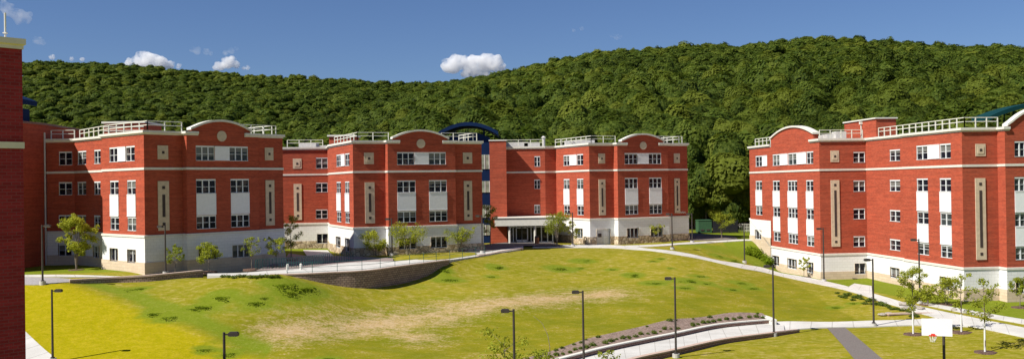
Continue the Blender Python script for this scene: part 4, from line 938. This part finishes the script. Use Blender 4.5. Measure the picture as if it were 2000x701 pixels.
for k in range(4): mb=MB(); mb.box((.05+k*(L-.1)/3,.08,1.02),(.1,.1,2.05)); mb.build('post',M['black_metal'],root)
a,bq=PD(1443,147),PD(1466,147); root=empty('white_fence',(a.x,a.y,z0),'low white fence behind the grass by the right hall','fence'); L=bq.x-a.x; mb=MB()
for k in range(8): mb.box((k*L/7,0,.75),(.07,.05,1.3))
for zz in (.35,.8,1.3): mb.box((L/2,0,zz),(L,.04,.07))
mb.build('rails',M['trim'],root)
# railing along the retaining wall and teal fence by the left hall
def hand_rail(pts, h, label, mat, name='hand_rail', step=2.2, rails=(1.,.55,.15)):
    P=resample(pts,max(2,int(sum((a-b).length for a,b in zip(pts[:-1],pts[1:]))/step))); root=empty(name,P[0],label,'railing'); o=P[0]; mb=MB()
    for p in P: pb=MB(); pb.tube((0,0,0),(0,0,h),.025,.025,5); pb.build('post',M[mat],root,p-o)
    for r_ in rails: mb.path([p-o+Vector((0,0,h*r_)) for p in P],.018,5)
    mb.build('rails',M[mat],root)
hand_rail([PZ(*q,WZ)+Vector((0,.25,0)) for q in w_near[4:12]],1.0,'thin teal railing on top of the curved retaining wall','teal_rail')
hand_rail([PZ(500,526,WZ),PZ(545,523.5,WZ),PZ(592,519.5,WZ),PZ(640,513.5,WZ),PZ(690,509,WZ)],.95,'teal guard rail along the plaza edge right of the left hall','teal_rail',step=.28,rails=(1.,.1))
for px,py,lb in ((562,527,'left white bollard at the plaza edge'),(588,526,'right cream bollard at the plaza edge')):
    p=PZ(px,py,WZ); root=empty('bollard',p,lb,'bollard'); mb=MB(); mb.tube((0,0,0),(0,0,.5),.12,.12,10); mb.build('post',M['trim'],root); mb=MB(); mb.tube((0,0,.5),(0,0,.58),.14,.06,10); mb.build('cap',M['trim'],root)
p=PZ(1048.5,477,-7.9); root=empty('litter_bin',p,'orange-brown litter bin by the entrance doors','litter bin'); mb=MB(); mb.tube((0,0,0),(0,0,.9),.3,.3,12); mb.build('body',simple('bin_clay',(.45,.17,.07)),root); mb=MB(); mb.tube((0,0,.9),(0,0,1.12),.32,.2,12); mb.build('lid',M['hole'],root)

# ------------------------------------------------------------------ wooded hills
def crown_arrays(seed, sub=2, cards=900, cs=.11):
    """lumpy core with leaf sprays standing out all over it"""
    bm=bmesh.new(); bmesh.ops.create_icosphere(bm,subdivisions=sub,radius=1); r=np.random.default_rng(seed)
    V=np.array([v.co[:] for v in bm.verts]); Fc=np.array([[v.index for v in f.verts] for f in bm.faces]); bm.free()
    c=r.normal(size=(18,3)); c/=np.linalg.norm(c,axis=1)[:,None]; amp=r.uniform(.12,.36,18)
    def rad_(d): return .66+np.minimum((np.exp(-((1-d@c.T)/.09))*amp).sum(1),.42)
    V=V*(rad_(V)*.9)[:,None]
    d=r.normal(size=(cards,3)); d/=np.linalg.norm(d,axis=1)[:,None]; d[:,2]=np.where(d[:,2]<-.35,-d[:,2],d[:,2])
    p=d*(rad_(d)*r.uniform(.92,1.05,cards))[:,None]; nn=d+r.normal(size=(cards,3))*.27+np.array([0,0,.15])
    nn/=np.linalg.norm(nn,axis=1)[:,None]; u=np.cross(nn,r.normal(size=(cards,3))); u/=np.linalg.norm(u,axis=1)[:,None]; v=np.cross(nn,u)
    s=(cs*r.uniform(.6,1.4,cards))[:,None]; T=np.stack([p-u*s,p+u*s*.8-v*s*.7,p+v*s*1.1],1).reshape(-1,3)
    F2=np.arange(cards*3).reshape(-1,3)+len(V); A=np.r_[V,T]; A[:,2]=np.where(A[:,2]<0,A[:,2]*.75,A[:,2]*.92)
    return A,np.r_[Fc,F2]
protos_hi=[crown_arrays(i,3,2600,.075) for i in range(8)]; protos_mid=[crown_arrays(i+40,2,650,.12) for i in range(8)]; protos_lo=[crown_arrays(i+20,2,240,.17) for i in range(8)]
def tri_mesh(name,V,Fc,mat,tint=None,smooth=False):
    me=bpy.data.meshes.new(name); me.vertices.add(len(V)); me.vertices.foreach_set('co',V.astype(np.float32).ravel())
    me.loops.add(Fc.size); me.loops.foreach_set('vertex_index',Fc.astype(np.int32).ravel()); me.polygons.add(len(Fc)); me.polygons.foreach_set('loop_start',np.arange(0,Fc.size,3,dtype=np.int32))
    if tint is not None:
        a=me.attributes.new('tint','FLOAT','POINT'); a.data.foreach_set('value',tint.astype(np.float32))
    me.materials.append(mat); me.update(calc_edges=True); return me
cand=[]
r_=160.
while r_<790:
    sp=6.0 if r_<420 else 5.1; n=int(r_*1.62/sp)
    for k in range(n):
        ph=-.81+1.62*(k+random.random()*1.3)/n; rr=r_+random.uniform(-.75,.75)*sp; cand.append((rr*math.sin(ph),rr*math.cos(ph)))
    r_+=sp*.85
XY=np.array(cand)
extra=[]
NE=110
for k in range(NE):   # wood edge that comes closer in the gap between the halls
    px=random.uniform(1325,1485); d=random.uniform(152,172); extra.append((uu(px)/F*d,d))
XY=np.r_[XY,np.array(extra)]
Z=ground(XY[:,0],XY[:,1]); R=(2.6+2.9*rng.random(len(XY))**1.5)*np.where(np.hypot(XY[:,0],XY[:,1])>420,.82,1)*(1+.12*vnoise(XY[:,0],XY[:,1],30,2)); HH=R*rng.uniform(.95,1.5,len(XY)); far_=np.hypot(XY[:,0],XY[:,1])>420; R=R*np.where(far_,1.12,1); HH=HH*np.where(far_,.72,1); HT=rng.uniform(7,10.5,len(XY)); HT[-NE:]=rng.uniform(1.5,7,NE); R[-NE:]*=.75; HH[-NE:]*=.8
pxs=XY[:,0]/XY[:,1]*F+1000; rad=np.hypot(XY[:,0],XY[:,1])
# drop trees well behind the ridges
top=Z+HT+HH-CZ; pys=hz(pxs)-top/XY[:,1]*F
flat=(Z-CZ<-6.5)&(pxs<900)&(rad>185)&(pxs<900)
order=np.argsort(rad); best=np.full(500,1e9); keep=~(flat&(rng.random(len(XY))>.05))
for i in order:
    b=int((pxs[i]+600)//8)
    if 0<=b<500:
        if pys[i]>best[b]+22: keep[i]=False
        best[b]=min(best[b],pys[i])
XY,Z,R,HH,HT,pxs,rad,pys=[a[keep] for a in (XY,Z,R,HH,HT,pxs,rad,pys)]
bl=lambda p: np.interp(p,[0,88,200,285,553,556,640,645,940,945,1065,1343,1344,1463,1465,1600,1880,2000],[90,245,240,245,250,282,282,262,262,270,285,270,480,480,262,262,235,225])
vis=(pxs>-5)&(pxs<2005)&(pys+R/XY[:,1]*F*.8<bl(pxs)); size=np.where(vis,R/rad,0); big=set(np.argsort(-size)[:300].tolist())
tint=np.clip(.45+.25*rng.normal(size=len(XY))+.20*vnoise(XY[:,0],XY[:,1],34,1)+.10*vnoise(XY[:,0],XY[:,1],90,4)+np.where(rng.random(len(XY))<.05,.3,0),0,1)
Vs,Fs,Ts=[],[],[]; off=0
for i in range(len(XY)):
    if i in big: continue
    V,Fc=(protos_hi if (rad[i]<300 and vis[i]) or (rad[i]<260 and pxs[i]>1600) else protos_mid if rad[i]<470 and vis[i] else protos_lo)[rng.integers(8)]; a=rng.uniform(0,6.28); c,s_=math.cos(a),math.sin(a)
    P=np.c_[(V[:,0]*c-V[:,1]*s_)*R[i]+XY[i,0],(V[:,0]*s_+V[:,1]*c)*R[i]+XY[i,1],V[:,2]*HH[i]+Z[i]+HT[i]]
    Vs.append(P);Fs.append(Fc+off);Ts.append(np.full(len(V),tint[i]));off+=len(V)
me=tri_mesh('forest',np.concatenate(Vs),np.concatenate(Fs),M['wood_leaf_mass'],np.concatenate(Ts))
tag(link('forest',me),'dense green broadleaf forest covering both hills','forest',kind='stuff')
print('forest trees',len(XY),'faces',len(me.polygons))
pm=[tri_mesh('crown',*p,M['wood_leaf']) for p in protos_hi]
mb=MB(); mb.tube((0,0,-2),(0,0,1),.06,.03,6); tm=mb.mesh('trunk',M['bark'])
for i in sorted(big):
    root=empty('forest_tree',(XY[i,0],XY[i,1],Z[i])); a=rng.uniform(0,6.28)
    tag(root,'green broadleaf tree in the nearer rows of the wooded hillside','tree','nearer trees of the wooded hillside')
    o=link('crown',pm[rng.integers(8)],root,(0,0,HT[i]),a); o.scale=(R[i],R[i],HH[i])
    o=link('trunk',tm,root,(0,0,HT[i]*.66)); o.scale=(R[i],R[i],HT[i]*.34)

# ------------------------------------------------------------------ clouds (real masses far beyond the hills)
def cloudmat(name,dens,scale,thr):
    m=bpy.data.materials.new(name); m.use_nodes=True; nt=m.node_tree; nt.nodes.remove(nt.nodes['Principled BSDF'])
    v=N(nt,'ShaderNodeVolumePrincipled'); v.inputs['Color'].default_value=(1,1,1,1); v.inputs['Anisotropy'].default_value=0.0
    tc=N(nt,'ShaderNodeTexCoord'); n=N(nt,'ShaderNodeTexNoise',Scale=scale,Detail=5,Roughness=.6); nt.links.new(tc.outputs['Object'],n.inputs['Vector'])
    ad=N(nt,'ShaderNodeVectorMath',operation='ADD'); nt.links.new(tc.outputs['Object'],ad.inputs[0]); 
    nt.links.new(math_(nt,'MULTIPLY',ramp(nt,n.outputs['Fac'],thr,thr+.12),dens),v.inputs['Density'])
    nt.links.new(v.outputs[0],nt.nodes['Material Output'].inputs['Volume']); return m
CM,CW=cloudmat('cumulus',.075,.035,.38),cloudmat('wisp',.014,.03,.42)
def cloud(blobs, label, mat, seed, D=2600):
    """one closed lumpy hull filled with scattering vapour"""
    r=np.random.default_rng(seed); bm=bmesh.new(); b0=None
    mbd=bpy.data.metaballs.new('cloud_form'); mbd.resolution=3.2; mbd.threshold=.35
    for px,py,rp in blobs:
        for k in range(9):
            R_=rp/F*D*(1 if k==0 else r.uniform(.22,.5)); x=uu(px,py)/F*D; z=CZ+(hz(px)-py)/F*D
            if b0 is None: b0=Vector((x,D,z))
            p=Vector((x,D+r.uniform(-.3,.3)*R_,z))
            if k: a=r.uniform(-.3,3.4); p+=Vector((math.cos(a),r.uniform(-.6,.6),math.sin(a)))*rp/F*D*.8
            e=mbd.elements.new(); e.co=p-b0; e.radius=R_*1.32
    ob=bpy.data.objects.new('cloud_form',mbd); C.objects.link(ob); dg=bpy.context.evaluated_depsgraph_get(); me=bpy.data.meshes.new_from_object(ob.evaluated_get(dg)); 
    bpy.data.objects.remove(ob); bpy.data.metaballs.remove(mbd); me.name='cloud'; me.materials.clear(); me.materials.append(mat)
    o=link('cloud',me,None,b0); tag(o,label,'cloud')
cloud([(885,128,19),(872,132,11),(905,122,14),(925,131,20),(945,128,19),(965,126,19),(976,132,12),(915,145,14),(940,144,14),(870,122,7),(955,116,10),(893,115,8),(988,138,5),(928,118,9)],'bright white cumulus cloud over the saddle between the hills',CM,1)
cloud([(292,118,17),(275,112,11),(310,126,16),(255,124,11),(330,128,10),(272,124,14),(348,130,6),(240,128,5)],'white cumulus peak above the left ridge',CM,2)
cloud([(446,124,13),(453,118,8),(430,130,10),(462,128,8),(420,133,6)],'small white cloud peeking over the left ridge right of the larger one',CM,3)
cloud([(483,133,5),(475,134,4)],'tiny white cloud low on the left ridge',CM,4)
cloud([(101,112,6),(140,116,5),(160,117,5)],'thin white cloud line at the far left of the ridge',CM,5)
cloud([(15,20,14),(28,28,12),(45,34,14),(52,40,9),(5,12,12),(35,42,9)],'soft white cloud in the upper left corner',CW,6)
cloud([(75,80,9),(68,78,6),(84,84,6)],'faint small cloud left above the ridge',CW,7)
cloud([(385,100,9),(375,98,6),(402,102,7),(412,105,5)],'faint wisp of cloud above the left ridge',CW,8)
cloud([(452,100,7),(462,96,5),(440,104,6)],'small torn cloud above the left ridge',CW,9)
cloud([(1205,73,6),(1195,70,5),(1213,73,4)],'faint small cloud high above the centre right',CW,10)
cloud([(1136,56,5),(1120,60,4)],'faintest speck of cloud high in the centre',CW,11)

# ------------------------------------------------------------------ camera, light
cam=bpy.data.cameras.new('camera'); cam.sensor_width=36; cam.lens=36*F/2000; cam.clip_start=.5; cam.clip_end=9000
co=bpy.data.objects.new('camera',cam); C.objects.link(co); co.location=(0,0,CZ)
co.rotation_euler=(math.pi/2+9.5/F,.015,0); bpy.context.scene.camera=co
EL=math.radians(46.5); D=Vector((-.88*math.cos(EL),-.475*math.cos(EL),math.sin(EL))).normalized()
sun=bpy.data.lights.new('sun','SUN'); sun.energy=5; sun.angle=math.radians(.53); sun.color=(1,.95,.87)
so=bpy.data.objects.new('sun',sun); C.objects.link(so); so.rotation_euler=D.to_track_quat('Z','Y').to_euler(); so.location=(-30,-20,60)
w=bpy.data.worlds.new('World'); bpy.context.scene.world=w; w.use_nodes=True; nt=w.node_tree
sky=nt.nodes.new('ShaderNodeTexSky'); sky.sky_type='NISHITA'; sky.sun_disc=False; sky.sun_elevation=EL; sky.sun_rotation=math.atan2(D.x,D.y); sky.altitude=300; sky.air_density=1.0; sky.dust_density=.1; sky.ozone_density=5
tn=nt.nodes.new('ShaderNodeMix'); tn.data_type='RGBA'; tn.blend_type='MULTIPLY'; tn.inputs[0].default_value=1; tn.inputs[7].default_value=(.88,.96,1.20,1); nt.links.new(sky.outputs[0],tn.inputs[6]); nt.links.new(tn.outputs[2],nt.nodes['Background'].inputs[0]); nt.nodes['Background'].inputs[1].default_value=.05
vs=bpy.context.scene.view_settings; vs.view_transform='Standard'; vs.look='None'; vs.exposure=.45; vs.gamma=1
cy=bpy.context.scene.cycles; cy.volume_bounces=16; cy.volume_max_steps=64; cy.max_bounces=18; cy.diffuse_bounces=2; cy.glossy_bounces=3; cy.transmission_bounces=4; bpy.context.scene.cycles.transparent_max_bounces=16
